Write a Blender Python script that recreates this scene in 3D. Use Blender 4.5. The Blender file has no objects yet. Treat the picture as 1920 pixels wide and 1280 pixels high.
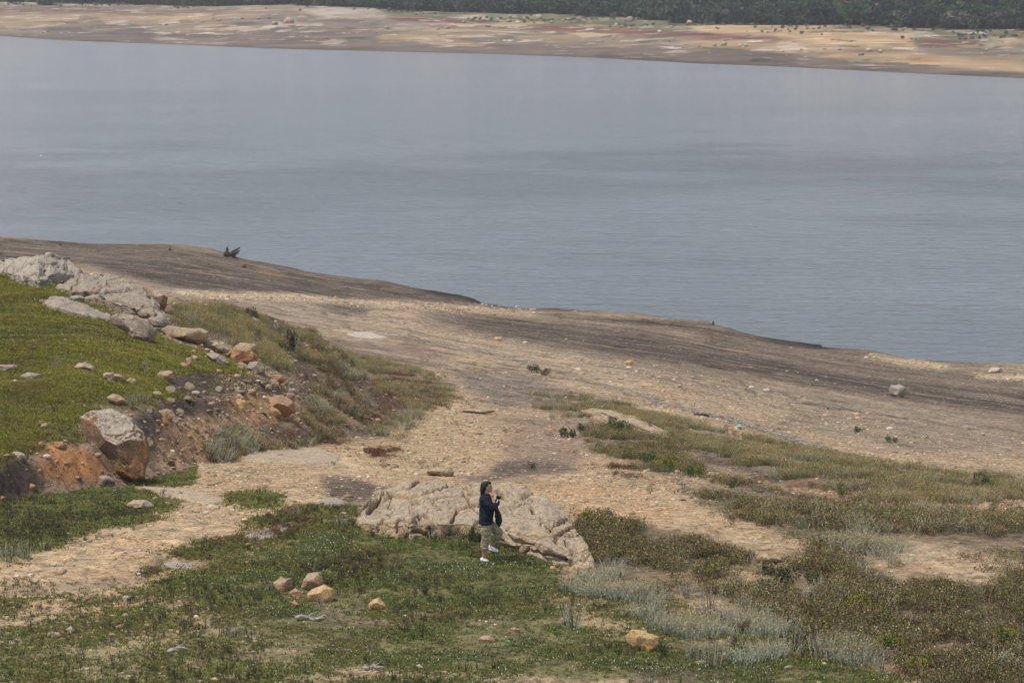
import bpy, bmesh, math, random
import numpy as np
from mathutils import Vector, Matrix, Quaternion

# ------------------------------------------------------------------ camera, light, exposure
scene = bpy.context.scene
H = 37.5; LENS = 100.0; F = 1920.0*LENS/36.0; PITCH = math.atan(740.0/F)
CP, SP = math.cos(PITCH), math.sin(PITCH)
cam_d = bpy.data.cameras.new('camera'); cam = bpy.data.objects.new('camera', cam_d)
scene.collection.objects.link(cam); scene.camera = cam
cam_d.lens = LENS; cam_d.sensor_width = 36; cam_d.sensor_fit = 'HORIZONTAL'
cam_d.clip_start = 1.0; cam_d.clip_end = 20000
cam.location = (0, 0, H); cam.rotation_euler = (math.pi/2-PITCH, 0, 0)
SUN_EL = math.radians(66); SUN_AZ = math.radians(-112)      # azimuth clockwise from +Y: sun from the left, a little behind the camera
world = bpy.data.worlds.new('World'); scene.world = world; world.use_nodes = True
wn = world.node_tree
bg = wn.nodes['Background']; sky = wn.nodes.new('ShaderNodeTexSky'); sky.sky_type = 'NISHITA'
sky.sun_disc = False; sky.sun_elevation = SUN_EL; sky.sun_rotation = SUN_AZ
sky.air_density = 1.0; sky.dust_density = 2.5; sky.ozone_density = 1.0
def build_sky():
    tcn = wn.nodes.new('ShaderNodeTexCoord'); mp = wn.nodes.new('ShaderNodeMapping'); mp.inputs['Scale'].default_value = (1, 1, 3.2); wn.links.new(tcn.outputs['Generated'], mp.inputs[0])
    nz = wn.nodes.new('ShaderNodeTexNoise'); nz.inputs['Scale'].default_value = 2.6; nz.inputs['Detail'].default_value = 6; nz.inputs['Roughness'].default_value = .58; wn.links.new(mp.outputs[0], nz.inputs['Vector'])
    rp = wn.nodes.new('ShaderNodeValToRGB'); rp.color_ramp.elements[0].position = .36; rp.color_ramp.elements[1].position = .62; wn.links.new(nz.outputs['Fac'], rp.inputs[0])
    sp3 = wn.nodes.new('ShaderNodeSeparateXYZ'); wn.links.new(tcn.outputs['Generated'], sp3.inputs[0])
    lw_ = wn.nodes.new('ShaderNodeMapRange'); lw_.inputs[1].default_value = .12; lw_.inputs[2].default_value = .62; lw_.inputs[3].default_value = .30; lw_.inputs[4].default_value = -.20; wn.links.new(sp3.outputs[2], lw_.inputs[0])
    ad = wn.nodes.new('ShaderNodeMath'); ad.operation = 'ADD'; wn.links.new(nz.outputs['Fac'], ad.inputs[0]); wn.links.new(lw_.outputs[0], ad.inputs[1]); wn.links.new(ad.outputs[0], rp.inputs[0])
    mx = wn.nodes.new('ShaderNodeMix'); mx.data_type = 'RGBA'; mx.inputs[7].default_value = CLOUD; wn.links.new(rp.outputs[0], mx.inputs[0]); wn.links.new(sky.outputs[0], mx.inputs[6])
    wn.links.new(mx.outputs[2], bg.inputs[0])
CLOUD = (13.0, 13.8, 15.2, 1); build_sky()
bg.inputs[1].default_value = 0.085
sd = bpy.data.lights.new('sun', 'SUN'); sd.energy = 3.3; sd.angle = math.radians(0.8); sd.color = (1, .955, .88)
sun = bpy.data.objects.new('sun', sd); scene.collection.objects.link(sun)
sdir = Vector((math.sin(SUN_AZ)*math.cos(SUN_EL), math.cos(SUN_AZ)*math.cos(SUN_EL), math.sin(SUN_EL)))
sun.rotation_euler = sdir.to_track_quat('Z', 'Y').to_euler(); sun.location = sdir*200
scene.view_settings.view_transform = 'Standard'; scene.view_settings.look = 'None'
scene.view_settings.exposure = 0.1; scene.view_settings.gamma = 1.0

rng = np.random.default_rng(11); random.seed(11)

# ------------------------------------------------------------------ helpers
def link(o): scene.collection.objects.link(o); return o
def tag(o, label=None, cat=None, group=None, kind=None):
    if label: o['label'] = label
    if cat: o['category'] = cat
    if group: o['group'] = group
    if kind: o['kind'] = kind
    return o
def np_mesh(name, V, T, mats=(), cols=None, smooth=False, quads=False):
    me = bpy.data.meshes.new(name)
    V = np.ascontiguousarray(V, dtype=np.float32); T = np.ascontiguousarray(T, dtype=np.int32)
    k = T.shape[1]
    me.vertices.add(len(V)); me.vertices.foreach_set('co', V.ravel())
    me.loops.add(T.size); me.loops.foreach_set('vertex_index', T.ravel())
    me.polygons.add(len(T)); me.polygons.foreach_set('loop_start', np.arange(0, T.size, k, dtype=np.int32))
    me.polygons.foreach_set('loop_total', np.full(len(T), k, dtype=np.int32))
    if smooth: me.polygons.foreach_set('use_smooth', np.ones(len(T), dtype=bool))
    for m in mats: me.materials.append(m)
    me.update(calc_edges=True)
    if cols is not None:
        c4 = np.ones((len(V), 4), dtype=np.float32); c4[:, :cols.shape[1]] = cols
        a = me.color_attributes.new('Col', 'FLOAT_COLOR', 'POINT'); a.data.foreach_set('color', c4.ravel())
    return me
def obj(name, me, parent=None, loc=(0, 0, 0)):
    o = bpy.data.objects.new(name, me); link(o); o.location = loc
    if parent: o.parent = parent
    return o
def empty(name, loc):
    o = bpy.data.objects.new(name, None); link(o); o.location = loc; o.empty_display_size = .3; return o

def _hash(ix, iy, iz, seed):
    h = (ix.astype(np.int64)*374761393 + iy.astype(np.int64)*668265263 + iz.astype(np.int64)*2147483647 + seed*1274126177) & 0xffffffff
    h = ((h ^ (h >> 13))*1274126177) & 0xffffffff
    h = ((h ^ (h >> 15))*2246822519) & 0xffffffff
    return ((h ^ (h >> 16)) & 0xffffff)/float(0xffffff)
def vn2(x, y, seed=0):
    x = np.asarray(x, float); y = np.asarray(y, float)
    ix = np.floor(x); iy = np.floor(y); fx = x-ix; fy = y-iy
    fx = fx*fx*(3-2*fx); fy = fy*fy*(3-2*fy); z = np.zeros_like(ix)
    a = _hash(ix, iy, z, seed); b = _hash(ix+1, iy, z, seed); c = _hash(ix, iy+1, z, seed); d = _hash(ix+1, iy+1, z, seed)
    return (a+(b-a)*fx)*(1-fy) + (c+(d-c)*fx)*fy
def fbm2(x, y, oct=4, seed=0, gain=.5):
    s = 0; a = 1; t = 0
    for o in range(oct):
        c, sn = math.cos(o*1.1), math.sin(o*1.1)
        s = s + a*(vn2((x*c-y*sn)*2**o+o*17.3, (x*sn+y*c)*2**o-o*9.1, seed+o)-.5); t += a; a *= gain
    return s/t*2          # about -1..1
def vn3(x, y, z, seed=0):
    ix = np.floor(x); iy = np.floor(y); iz = np.floor(z); fx = x-ix; fy = y-iy; fz = z-iz
    fx = fx*fx*(3-2*fx); fy = fy*fy*(3-2*fy); fz = fz*fz*(3-2*fz)
    def L(k):
        a = _hash(ix, iy, iz+k, seed); b = _hash(ix+1, iy, iz+k, seed); c = _hash(ix, iy+1, iz+k, seed); d = _hash(ix+1, iy+1, iz+k, seed)
        return (a+(b-a)*fx)*(1-fy) + (c+(d-c)*fx)*fy
    return L(0)*(1-fz)+L(1)*fz
def fbm3(P, sc, oct=4, seed=0, gain=.5):
    s = 0; a = 1; t = 0
    for o in range(oct):
        q = P*sc*2**o + o*13.7
        s = s + a*(vn3(q[:, 0], q[:, 1], q[:, 2], seed+o)-.5); t += a; a *= gain
    return s/t*2

def project(X, Y, Z):
    zc = Y*CP + (H-Z)*SP; yc = (H-Z)*CP - Y*SP
    return 960+F*X/zc, 640+F*yc/zc, zc
def unproject(u, v, zc):
    a = (u-960)/F*zc; b = (v-640)/F*zc
    return a, zc*CP - b*SP, H - (b*CP + zc*SP)

# ------------------------------------------------------------------ zones of the ground (colour of each soil, density of each plant)
U0, V0, ST = -420, -140, 2
ZW, ZH = 1380, 800
def polymask(poly, blur=3):
    m = np.zeros((ZH, ZW), np.float32)
    P = [((x-U0)/ST, (y-V0)/ST) for x, y in poly]
    y0 = max(0, int(min(p[1] for p in P))-1); y1 = min(ZH-1, int(max(p[1] for p in P))+2)
    for y in range(y0, y1):
        xs = []
        for (xa, ya), (xb, yb) in zip(P, P[1:]+P[:1]):
            if (ya <= y) != (yb <= y): xs.append(xa+(y-ya)/(yb-ya)*(xb-xa))
        xs.sort()
        for a, b in zip(xs[::2], xs[1::2]):
            m[y, max(0, int(round(a))):max(0, int(round(b)))] = 1
    return blurm(m, blur)
def blurm(m, r):
    r = int(r/ST)
    if r < 1: return m
    for ax, rr in ((1, r*2), (0, r)):
        for _ in range(2):
            k = 2*rr+1
            pad = [(0, 0), (0, 0)]; pad[ax] = (rr+1, rr)
            c = np.cumsum(np.pad(m, pad, mode='edge'), axis=ax)
            if ax == 1: m = (c[:, k:]-c[:, :-k])/k
            else: m = (c[k:]-c[:-k])/k
    return m.astype(np.float32)
def ell(cu, cv, ru, rv, rot=0, n=20):
    c, s = math.cos(rot), math.sin(rot)
    return [(cu+ru*math.cos(t)*c-rv*math.sin(t)*s, cv+ru*math.cos(t)*s+rv*math.sin(t)*c) for t in np.linspace(0, 2*math.pi, n, endpoint=False)]
COLS = dict(
    gravel=(.37, .27, .165), paleg=(.43, .33, .22), sand=(.36, .27, .175), flat=(.26, .20, .145), mud=(.066, .050, .040), mud2=(.108, .083, .063),
    wet=(.075, .054, .04), dark=(.062, .047, .040), brown=(.215, .155, .112), grassy=(.10, .10, .042), orange=(.36, .16, .06), scrub=(.13, .10, .066),
    red=(.13, .06, .04), streak=(.225, .172, .122), orangel=(.43, .255, .125), slate=(.125, .102, .09))
ZC = np.zeros((ZH, ZW, 3), np.float32); ZC[:] = COLS['gravel']
DN = ['grass', 'flower', 'gravel', 'silver', 'olive', 'red', 'dry', 'pebble', 'rough']
ZD = {k: np.zeros((ZH, ZW), np.float32) for k in DN}
ZD['gravel'][:] = 1; ZD['rough'][:] = 1
def zone(poly, col=None, a=1.0, blur=5, **d):
    m = polymask(poly, blur)
    if col is not None:
        c = np.array(COLS[col] if isinstance(col, str) else col, np.float32)
        ZC[:] = ZC*(1-m[..., None]*a)+c*m[..., None]*a
    for k, val in d.items():
        ZD[k][:] = ZD[k]*(1-m)+val*m

SH = [(-420, 447), (0, 452), (110, 457), (200, 461), (300, 465), (380, 473), (440, 485), (500, 494), (560, 507), (620, 520), (660, 527), (700, 530), (780, 541), (860, 553), (920, 567), (950, 572), (1010, 576), (1100, 583), (1190, 590), (1260, 598), (1330, 604), (1342, 612), (1400, 626), (1470, 636), (1560, 648), (1640, 660), (1720, 672), (1800, 683), (1920, 691), (2320, 716)]
FS = [(-420, 60), (0, 68), (110, 76), (330, 84), (500, 91), (640, 95), (900, 101), (1100, 108), (1300, 119), (1500, 127), (1700, 137), (1920, 147), (2320, 165)]
shp = [(x, y-6) for x, y in SH]
# shoreline mud and streaked flats
zone(shp+[(2320, 960), (1920, 885), (1500, 820), (1230, 745), (1080, 700), (900, 650), (760, 630), (640, 620), (520, 600), (300, 560), (-420, 500)], 'streak', 1, 8, gravel=.35, pebble=1, rough=.6)
zone([(1000, 760), (1200, 745), (1500, 835), (1920, 900), (2320, 960), (2320, 1000), (1920, 925), (1700, 890), (1480, 845), (1200, 775)], 'sand', .8, 8, gravel=.6)
zone([(1350, 790), (1500, 800), (1700, 845), (1920, 850), (2300, 900), (2300, 960), (1920, 890), (1700, 868), (1500, 822), (1380, 808)], 'gravel', .6, 8, gravel=.9)
zone([(-420, 440)]+[(x, y-6) for x, y in SH if -100 < x < 960]+[(1000, 580), (880, 572), (760, 566), (640, 556), (540, 548), (420, 546), (330, 540), (250, 512), (160, 492), (-420, 478)], 'mud2', 1, 4, gravel=.05, pebble=.7, rough=.3)
zone([(-420, 470), (0, 472), (200, 487), (400, 502), (520, 530), (640, 545), (760, 557), (640, 556), (540, 548), (330, 541), (240, 515), (150, 492), (-420, 482)], 'mud', .9, 5)
zone([(640, 556), (760, 566), (1000, 582), (1200, 594), (1330, 607), (1500, 642), (1700, 676), (1900, 700), (1920, 712), (1700, 690), (1500, 660), (1300, 640), (1100, 612), (960, 594), (800, 584)], 'streak', 1, 4)
zone([(700, 562), (900, 572), (1000, 582), (1040, 592), (900, 590), (740, 577)], 'gravel', .8, 4, gravel=.8)
zone([(790, 583), (960, 594), (1200, 622), (1400, 655), (1600, 690), (1920, 735), (2320, 770), (2320, 810), (1920, 778), (1700, 748), (1500, 712), (1350, 690), (1150, 662), (1000, 640), (880, 616)], 'mud', .95, 6, gravel=.03, rough=.3, pebble=.8)
zone([(1300, 622), (1500, 650), (1700, 684), (1920, 706), (1920, 730), (1700, 702), (1500, 676), (1320, 646)], 'mud', .6, 5, gravel=.05)
zone([(980, 588), (1180, 594), (1330, 605), (1340, 614), (1240, 612), (1100, 602)], 'mud', .8, 3)
zone([(1110, 597), (1240, 606), (1345, 617), (1480, 641), (1640, 665), (1640, 672), (1480, 652), (1340, 630), (1200, 613)], 'wet', .8, 3)
zone([(1620, 664), (1700, 671), (1780, 683), (1770, 690), (1680, 681)], 'paleg', .8, 3, gravel=.6)
zone([(1820, 699), (1900, 701), (2000, 708), (2000, 720), (1900, 711), (1830, 706)], 'paleg', .8, 3, gravel=.6)
# erosion step along the near water's edge
zone([(425, 489), (470, 497), (560, 512), (640, 527), (600, 530), (520, 521), (460, 505)], 'wet', .85, 2)
zone([(630, 528), (700, 533), (800, 547), (900, 561), (930, 569), (880, 567), (780, 556), (690, 541)], 'wet', .85, 2)
zone([(480, 506), (540, 516), (545, 520), (495, 514)], (.22, .13, .05), .8, 2)
# pale gravel ribbon
zone([(320, 545), (420, 550), (560, 551), (640, 560), (780, 568), (760, 578), (640, 570), (560, 563), (440, 562), (340, 556)], 'paleg', 1, 3, gravel=1)
zone([(320, 560), (440, 566), (560, 568), (640, 580), (740, 595), (800, 610), (900, 635), (1000, 655), (1120, 690), (1240, 740), (1180, 735), (1040, 700), (920, 668), (820, 645), (740, 632), (620, 620), (480, 604), (360, 590)], 'flat', 1, 6, gravel=.25, rough=.3)
zone([(640, 590), (740, 600), (820, 618), (960, 640), (1080, 668), (1240, 710), (1400, 740), (1500, 760), (1460, 790), (1300, 765), (1160, 720), (1040, 690), (900, 650), (800, 632), (700, 610)], 'sand', .75, 6, gravel=1)
zone([(600, 566), (650, 568), (700, 578), (700, 590), (640, 590), (604, 578)], 'mud2', .9, 4, gravel=.05)
zone([(690, 580), (750, 574), (790, 585), (800, 604), (770, 612), (700, 594)], 'sand', .9, 4, gravel=.8)
zone([(600, 620), (650, 615), (740, 630), (720, 640), (640, 632)], 'paleg', .8, 4)
zone([(590, 640), (700, 632), (800, 640), (860, 668), (800, 690), (760, 700), (640, 690), (600, 670)], 'brown', 1, 7, gravel=.05, rough=.3)
zone([(770, 700), (860, 690), (1000, 700), (1080, 715), (1200, 760), (1050, 755), (1000, 770), (900, 780), (800, 770)], 'gravel', .6, 8, gravel=.7)
zone([(820, 684), (920, 682), (1020, 700), (1050, 720), (1130, 735), (1220, 760), (1080, 745), (1010, 760), (930, 765), (870, 730)], 'slate', .85, 8, gravel=.25, rough=.5)
zone([(890, 785), (960, 775), (1100, 770), (1180, 800), (1160, 830), (1100, 850), (1080, 880), (980, 900), (880, 890), (940, 868), (930, 830), (960, 800)], 'brown', .9, 8, gravel=.3, rough=.5)
zone([(930, 862), (1010, 858), (1080, 870), (1090, 880), (1000, 885), (900, 902), (850, 906), (870, 895), (920, 886)], 'dark', .75, 5, gravel=.15)
zone([(596, 890), (660, 893), (740, 912), (720, 925), (690, 940), (650, 945), (620, 932), (600, 915)], 'dark', .85, 5, gravel=.15)
zone([(430, 842), (560, 836), (660, 855), (760, 880), (700, 890), (560, 872), (440, 862)], 'sand', .8, 7, gravel=.25)
# gravel shadings around the path
zone([(780, 760), (900, 770), (930, 830), (900, 870), (760, 880), (720, 850), (770, 800)], 'gravel', .8, 8, gravel=1)
zone([(1000, 905), (1200, 900), (1300, 960), (1200, 985), (1060, 955), (990, 925)], 'orangel', .35, 12)
# low bank plants left of centre
zone([(560, 640), (640, 620), (660, 650), (740, 690), (800, 700), (850, 740), (780, 770), (760, 800), (740, 815), (640, 825), (500, 838), (420, 830), (400, 800), (480, 770), (560, 740)], 'scrub', .9, 8, gravel=.15, silver=.9, dry=.9, red=.55, rough=.6)
zone([(640, 700), (720, 690), (800, 705), (850, 745), (780, 765), (700, 780), (640, 760), (600, 740)], 'red', .7, 8, red=1.4, silver=.2, dry=.3)
zone([(480, 818), (570, 815), (640, 825), (580, 838), (500, 836)], 'red', .6, 5, red=1.2)
zone([(580, 635), (640, 625), (655, 690), (640, 740), (600, 780), (590, 700)], None, 1, 8, dry=1.5)
zone([(690, 840), (755, 838), (750, 852), (700, 856)], 'scrub', .4, 3, red=1)
# plants right of centre
zone([(1000, 748), (1080, 745), (1200, 765), (1320, 800), (1500, 840), (1700, 880), (1920, 905), (1900, 930), (1720, 940), (1560, 940), (1440, 900), (1340, 860), (1260, 830), (1200, 800), (1140, 775), (1030, 770)], 'scrub', .85, 6, gravel=.1, olive=.5, dry=1.25, silver=.5, red=.5, rough=.6)
zone([(1450, 890), (1600, 905), (1720, 920), (1720, 940), (1560, 945), (1450, 915)], 'red', .6, 6, red=1.2, silver=.3, dry=.6)
zone([(1100, 800), (1180, 795), (1290, 830), (1340, 860), (1330, 890), (1240, 885), (1180, 860), (1110, 830)], 'scrub', .9, 6, gravel=.1, olive=1.1, dry=.6, red=.5)
zone([(1100, 865), (1180, 868), (1260, 905), (1180, 900)], 'scrub', .4, 6, red=.6, gravel=.6)
zone([(1290, 905), (1400, 900), (1500, 925), (1640, 945), (1800, 970), (2300, 985), (2300, 1060), (1900, 1050), (1760, 1045), (1560, 1010), (1440, 985), (1320, 940)], 'scrub', .9, 8, gravel=.12, olive=1.0, dry=.25, red=.8, silver=.22)
zone([(1700, 950), (1820, 945), (2300, 960), (2300, 985), (1850, 985), (1700, 968)], 'gravel', .6, 8, gravel=.8, red=.4, olive=.2)
zone([(1280, 850), (1340, 848), (1400, 870), (1500, 905), (1620, 938), (1640, 952), (1560, 945), (1440, 918), (1340, 885)], 'dark', .95, 4, gravel=.08, olive=0, dry=0, red=0, silver=0, rough=.3)
zone([(1250, 835), (1290, 838), (1330, 858), (1420, 885), (1400, 893), (1310, 868)], 'gravel', .5, 4, gravel=.8)
zone([(1420, 888), (1520, 915), (1700, 950), (1660, 952), (1540, 930), (1440, 904)], 'gravel', .7, 4, gravel=1, red=.3)
zone([(1075, 975), (1140, 975), (1240, 985), (1360, 1000), (1410, 1030), (1390, 1065), (1290, 1070), (1200, 1065), (1120, 1060), (1080, 1010)], 'scrub', .95, 6, gravel=.05, olive=1.8, silver=.05, dry=.2, red=.05)
zone([(1100, 1045), (1200, 1050), (1310, 1075), (1330, 1110), (1260, 1120), (1150, 1090)], 'scrub', .8, 8, gravel=.1, silver=1.6, olive=.2)
zone([(1400, 1020), (1560, 1035), (1700, 1050), (1900, 1100), (2300, 1120), (2300, 1400), (1900, 1400), (1650, 1260), (1500, 1190), (1350, 1110), (1330, 1075), (1400, 1075)], 'scrub', .85, 10, gravel=.15, olive=1.6, dry=.15, red=1.3, silver=.35)
zone([(1560, 1020), (1700, 1010), (1900, 1040), (2100, 1060), (2100, 1110), (1900, 1105), (1720, 1090), (1600, 1060)], 'paleg', .45, 10, silver=1.1, olive=.15, red=.35, gravel=.5)
zone([(1750, 1050), (1860, 1055), (2000, 1080), (2000, 1110), (1850, 1100), (1760, 1070)], 'sand', .85, 8, silver=.25, olive=0, gravel=.3, dry=0, red=.15)
zone([(1330, 1075), (1420, 1070), (1500, 1095), (1640, 1115), (1560, 1120), (1440, 1105), (1350, 1100)], 'gravel', .7, 6, olive=.1, red=.2, silver=.1, gravel=1)
zone([(1400, 1035), (1470, 1032), (1490, 1055), (1430, 1065)], 'gravel', .7, 4, gravel=1, olive=0, red=0)
zone([(1600, 1235), (1700, 1220), (1800, 1270), (1920, 1290), (1920, 1320), (1700, 1320)], 'gravel', .6, 6, gravel=1, olive=.4)
# grass in the foreground
GR = [(-420, 1130), (-60, 1230), (60, 1190), (160, 1160), (250, 1120), (340, 1080), (440, 1040), (560, 1020), (660, 995), (760, 1000), (900, 1003), (960, 1020), (1050, 1060), (1060, 1090), (1150, 1110), (1180, 1150), (1300, 1190), (1500, 1215), (1700, 1270), (1760, 1400), (-420, 1400)]
zone(GR, 'grassy', .9, 9, gravel=.12, grass=1, flower=.5, rough=.4)
zone([(560, 1010), (900, 1000), (1050, 1060), (1020, 1100), (800, 1090), (560, 1080), (500, 1050)], 'grassy', .5, 10, grass=1.6, flower=1.2, gravel=.03)
zone([(-420, 1120), (60, 1100), (240, 1110), (330, 1100), (420, 1130), (430, 1180), (250, 1215), (60, 1225), (-420, 1260)], 'sand', .5, 12, gravel=.6, grass=.55, flower=.05)
zone([(560, 1130), (760, 1130), (940, 1140), (960, 1165), (800, 1175), (620, 1170)], 'brown', .35, 8, gravel=.3, grass=.7)
zone([(640, 1250), (760, 1252), (900, 1258), (1100, 1270), (1300, 1262), (1300, 1275), (1100, 1290), (900, 1275), (700, 1272), (600, 1290)], 'sand', .8, 5, gravel=.9, grass=.25)
zone([(1080, 1080), (1180, 1095), (1300, 1130), (1420, 1160), (1500, 1190), (1640, 1240), (1600, 1260), (1480, 1240), (1260, 1230), (1160, 1150), (1060, 1110)], 'scrub', .5, 9, silver=2.4, grass=.6, flower=.1, gravel=.3)
zone([(1140, 1170), (1290, 1170), (1290, 1230), (1160, 1225)], None, 1, 8, silver=0)
zone([(1000, 1110), (1080, 1100), (1250, 1165), (1200, 1190), (1060, 1160)], 'gravel', .45, 9, gravel=.5, grass=.45, silver=.1)
zone([(1440, 1160), (1560, 1170), (1640, 1230), (1560, 1260), (1460, 1230)], None, 1, 8, silver=2.6)
zone([(1190, 1240), (1400, 1250), (1380, 1300), (1200, 1300)], 'dark', .6, 4, grass=.2)
zone([(1560, 1110), (1920, 1090), (2300, 1100), (2300, 1400), (1780, 1400), (1760, 1290), (1690, 1240), (1600, 1190), (1480, 1150)], None, 1, 10, olive=2.3, red=1.6, silver=.5, dry=.3)
zone([(1520, 1000), (1640, 1000), (1780, 1030), (1740, 1050), (1600, 1040)], None, 1, 6, silver=2.0)
zone([(-420, 1180), (300, 1170), (520, 1200), (640, 1240), (560, 1400), (-420, 1400)], 'sand', .35, 12, grass=.6, gravel=.35, flower=.1)
# left low strip
zone([(-420, 930), (0, 935), (90, 915), (190, 905), (270, 930), (290, 960), (230, 985), (120, 1020), (40, 1050), (-420, 1120)], 'grassy', .9, 8, gravel=.08, grass=1.5, flower=.25, rough=.5)
zone([(190, 905), (300, 900), (330, 940), (280, 965), (220, 940)], 'brown', .6, 8, gravel=.5, grass=.5)
zone([(280, 880), (330, 872), (365, 885), (350, 905), (290, 906)], 'grassy', .9, 5, grass=1.3, gravel=.1)
zone([(430, 930), (500, 925), (530, 938), (480, 950), (430, 946)], 'grassy', .6, 6, grass=.9, gravel=.5)
zone([(540, 960), (640, 945), (680, 965), (670, 995), (560, 1010), (440, 1030), (400, 1050), (330, 1070), (250, 1080), (300, 1040), (420, 1010)], 'scrub', .6, 7, grass=.9, red=.35, gravel=.4)
zone([(-100, 1120), (100, 1112), (220, 1100), (300, 1085), (230, 1080), (100, 1100), (-100, 1112)], 'brown', .8, 4, gravel=.15)
# far shore
def farz(poly, col, a=1, blur=2): zone(poly, col, a, min(blur, 2), gravel=.0, pebble=0)
farz([(-420, 90)]+[(2320, 200), (2320, -140), (-420, -140)], (.25, .19, .13), 1, 2)
farz([(-420, 66), (0, 60), (200, 66), (500, 55), (700, 60), (900, 70), (1100, 85), (1280, 82), (1420, 92), (1500, 106), (1700, 118), (2320, 160), (2320, 200), (1500, 150), (600, 112), (-420, 90)], (.17, .128, .102), .95, 3)
farz([(-420, 16), (0, 16), (150, 12), (330, 20), (420, 22), (380, 28), (200, 26), (-420, 26)], (.16, .085, .07), .75, 2)
farz([(100, 50), (240, 46), (300, 55), (280, 68), (140, 66), (90, 60)], (.13, .11, .10), .8, 2)
farz([(500, 26), (640, 30), (740, 40), (900, 46), (700, 55), (520, 50), (470, 36)], (.20, .16, .135), .8, 3)
farz([(550, 15), (730, 14), (720, 32), (600, 30)], (.50, .42, .33), .8, 2)
farz([(700, 14), (900, 22), (1280, 36), (1450, 42), (1500, 55), (1200, 60), (1050, 48), (860, 44), (740, 36)], (.155, .15, .085), .85, 3)
farz([(720, 32), (860, 34), (940, 40), (900, 44), (740, 38)], (.19, .07, .055), .9, 1)
farz([(930, 46), (1100, 49), (1280, 58), (1420, 66), (1430, 74), (1260, 68), (1060, 60), (940, 52)], (.19, .07, .055), .85, 2)
farz([(1280, 60), (1430, 62), (1500, 72), (1700, 84), (1560, 82), (1330, 74)], (.18, .075, .06), .75, 2)
farz([(1300, 44), (1450, 46), (1700, 62), (1720, 90), (1560, 84), (1440, 66), (1300, 58)], (.50, .34, .18), .85, 2)
farz([(1280, 74), (1500, 78), (1700, 96), (1920, 120), (2320, 150), (2320, 165), (1920, 135), (1600, 112), (1400, 92), (1280, 84)], (.43, .30, .175), .8, 3)
farz([(1710, 55), (1920, 58), (2320, 70), (2320, 90), (1900, 84), (1720, 82)], (.14, .13, .075), .9, 2)
farz([(1720, 76), (1840, 74), (1850, 88), (1740, 88)], (.17, .075, .06), .85, 2)
farz([(1840, 68), (1920, 78), (2100, 84), (2100, 94), (1900, 88)], (.50, .37, .22), .85, 2)
farz([(0, 24), (200, 26), (330, 30), (500, 22), (440, 32), (300, 40), (100, 46), (-420, 50), (-420, 26)], (.36, .26, .16), .8, 2)
farz([(720, 66), (830, 60), (900, 66), (800, 76), (720, 74)], (.42, .30, .165), .8, 2)
farz([(1050, 62), (1110, 60), (1180, 70), (1100, 70)], (.48, .36, .21), .8, 1)
for (a, b, w, h, c) in [(850, 81, 60, 3, (.36, .25, .14)), (1000, 96, 90, 3, (.17, .12, .09)), (1430, 112, 20, 3, (.08, .065, .05)), (1640, 128, 60, 3, (.12, .09, .07)),
                        (1700, 120, 60, 2, (.10, .08, .06)), (1740, 114, 40, 3, (.42, .2, .08)), (1145, 104, 30, 3, (.08, .07, .06)), (1225, 110, 40, 3, (.10, .085, .07)), (520, 74, 14, 1.5, (.5, .4, .3)), (575, 76, 12, 1.5, (.5, .4, .3)), (260, 50, 14, 2, (.5, .42, .34))]:
    farz(ell(a, b, w, h, .04), c, .8, 1)

# hill-top zones are their own layer: painted over the points that belong to the hill
HC = ZC.copy(); HD = {k: v.copy() for k, v in ZD.items()}
ZCg, ZDg = ZC, ZD; ZC, ZD = HC, HD
zone([(-420, 440), (700, 440), (700, 960), (-420, 960)], 'brown', 1, 2, gravel=.6, grass=0, flower=0, silver=0, olive=0, red=0, dry=0, rough=1, pebble=0)
zone([(-420, 490), (0, 505), (100, 545), (210, 600), (300, 640), (360, 690), (470, 700), (330, 705), (340, 740), (270, 770), (180, 765), (140, 800), (150, 830), (60, 850), (0, 880), (-420, 900)], 'grassy', .92, 6, gravel=.05, grass=1.1, flower=.35, rough=.3)
zone([(240, 650), (350, 660), (460, 700), (360, 705), (330, 750), (250, 750), (180, 690)], (.095, .12, .025), .8, 8, grass=1.4)
zone([(-420, 500), (0, 510), (90, 550), (60, 600), (-420, 600)], (.10, .08, .025), .6, 12, red=.12)
zone([(-420, 640), (60, 655), (120, 680), (60, 700), (-420, 690)], (.13, .07, .03), .6, 8, red=.3)
zone([(300, 700), (430, 694), (500, 712), (560, 745), (500, 752), (400, 740), (310, 745)], 'dark', .95, 4, gravel=.04, grass=.02, rough=.3)
zone([(330, 742), (430, 750), (470, 770), (440, 780), (340, 782), (260, 800), (250, 775), (300, 765)], 'dark', .9, 4, gravel=.06, grass=.03, rough=.3)
zone([(250, 780), (290, 790), (300, 850), (280, 880), (262, 850)], 'dark', .8, 4, gravel=.05, grass=0)
zone([(-420, 880), (0, 868), (50, 860), (95, 890), (60, 935), (0, 950), (-420, 960)], 'dark', .9, 6, gravel=.05, grass=.03, rough=1)
zone([(80, 830), (170, 850), (200, 900), (120, 915), (80, 890)], 'orange', .8, 7, gravel=.5, grass=0)
zone([(310, 790), (380, 780), (450, 790), (480, 800), (420, 850), (330, 880), (290, 880), (300, 830)], 'orangel', .6, 7, gravel=.9)
zone([(430, 740), (560, 750), (560, 790), (470, 800), (440, 780)], 'orangel', .9, 6, gravel=.8)
zone([(320, 575), (420, 575), (520, 600), (590, 660), (640, 700), (560, 700), (480, 690), (430, 640), (330, 610)], 'scrub', .9, 5, gravel=.05, dry=2.0, silver=.5, red=.35)
zone([(470, 575), (520, 590), (590, 670), (600, 740), (560, 750), (545, 690), (500, 630)], 'dark', .7, 5, gravel=.2, dry=.3)
zone([(560, 600), (720, 600), (720, 880), (380, 880), (400, 815), (520, 790), (566, 770), (585, 720)], 'scrub', .9, 6, gravel=.5, silver=1.3, dry=1.4, red=1.9)
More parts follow.
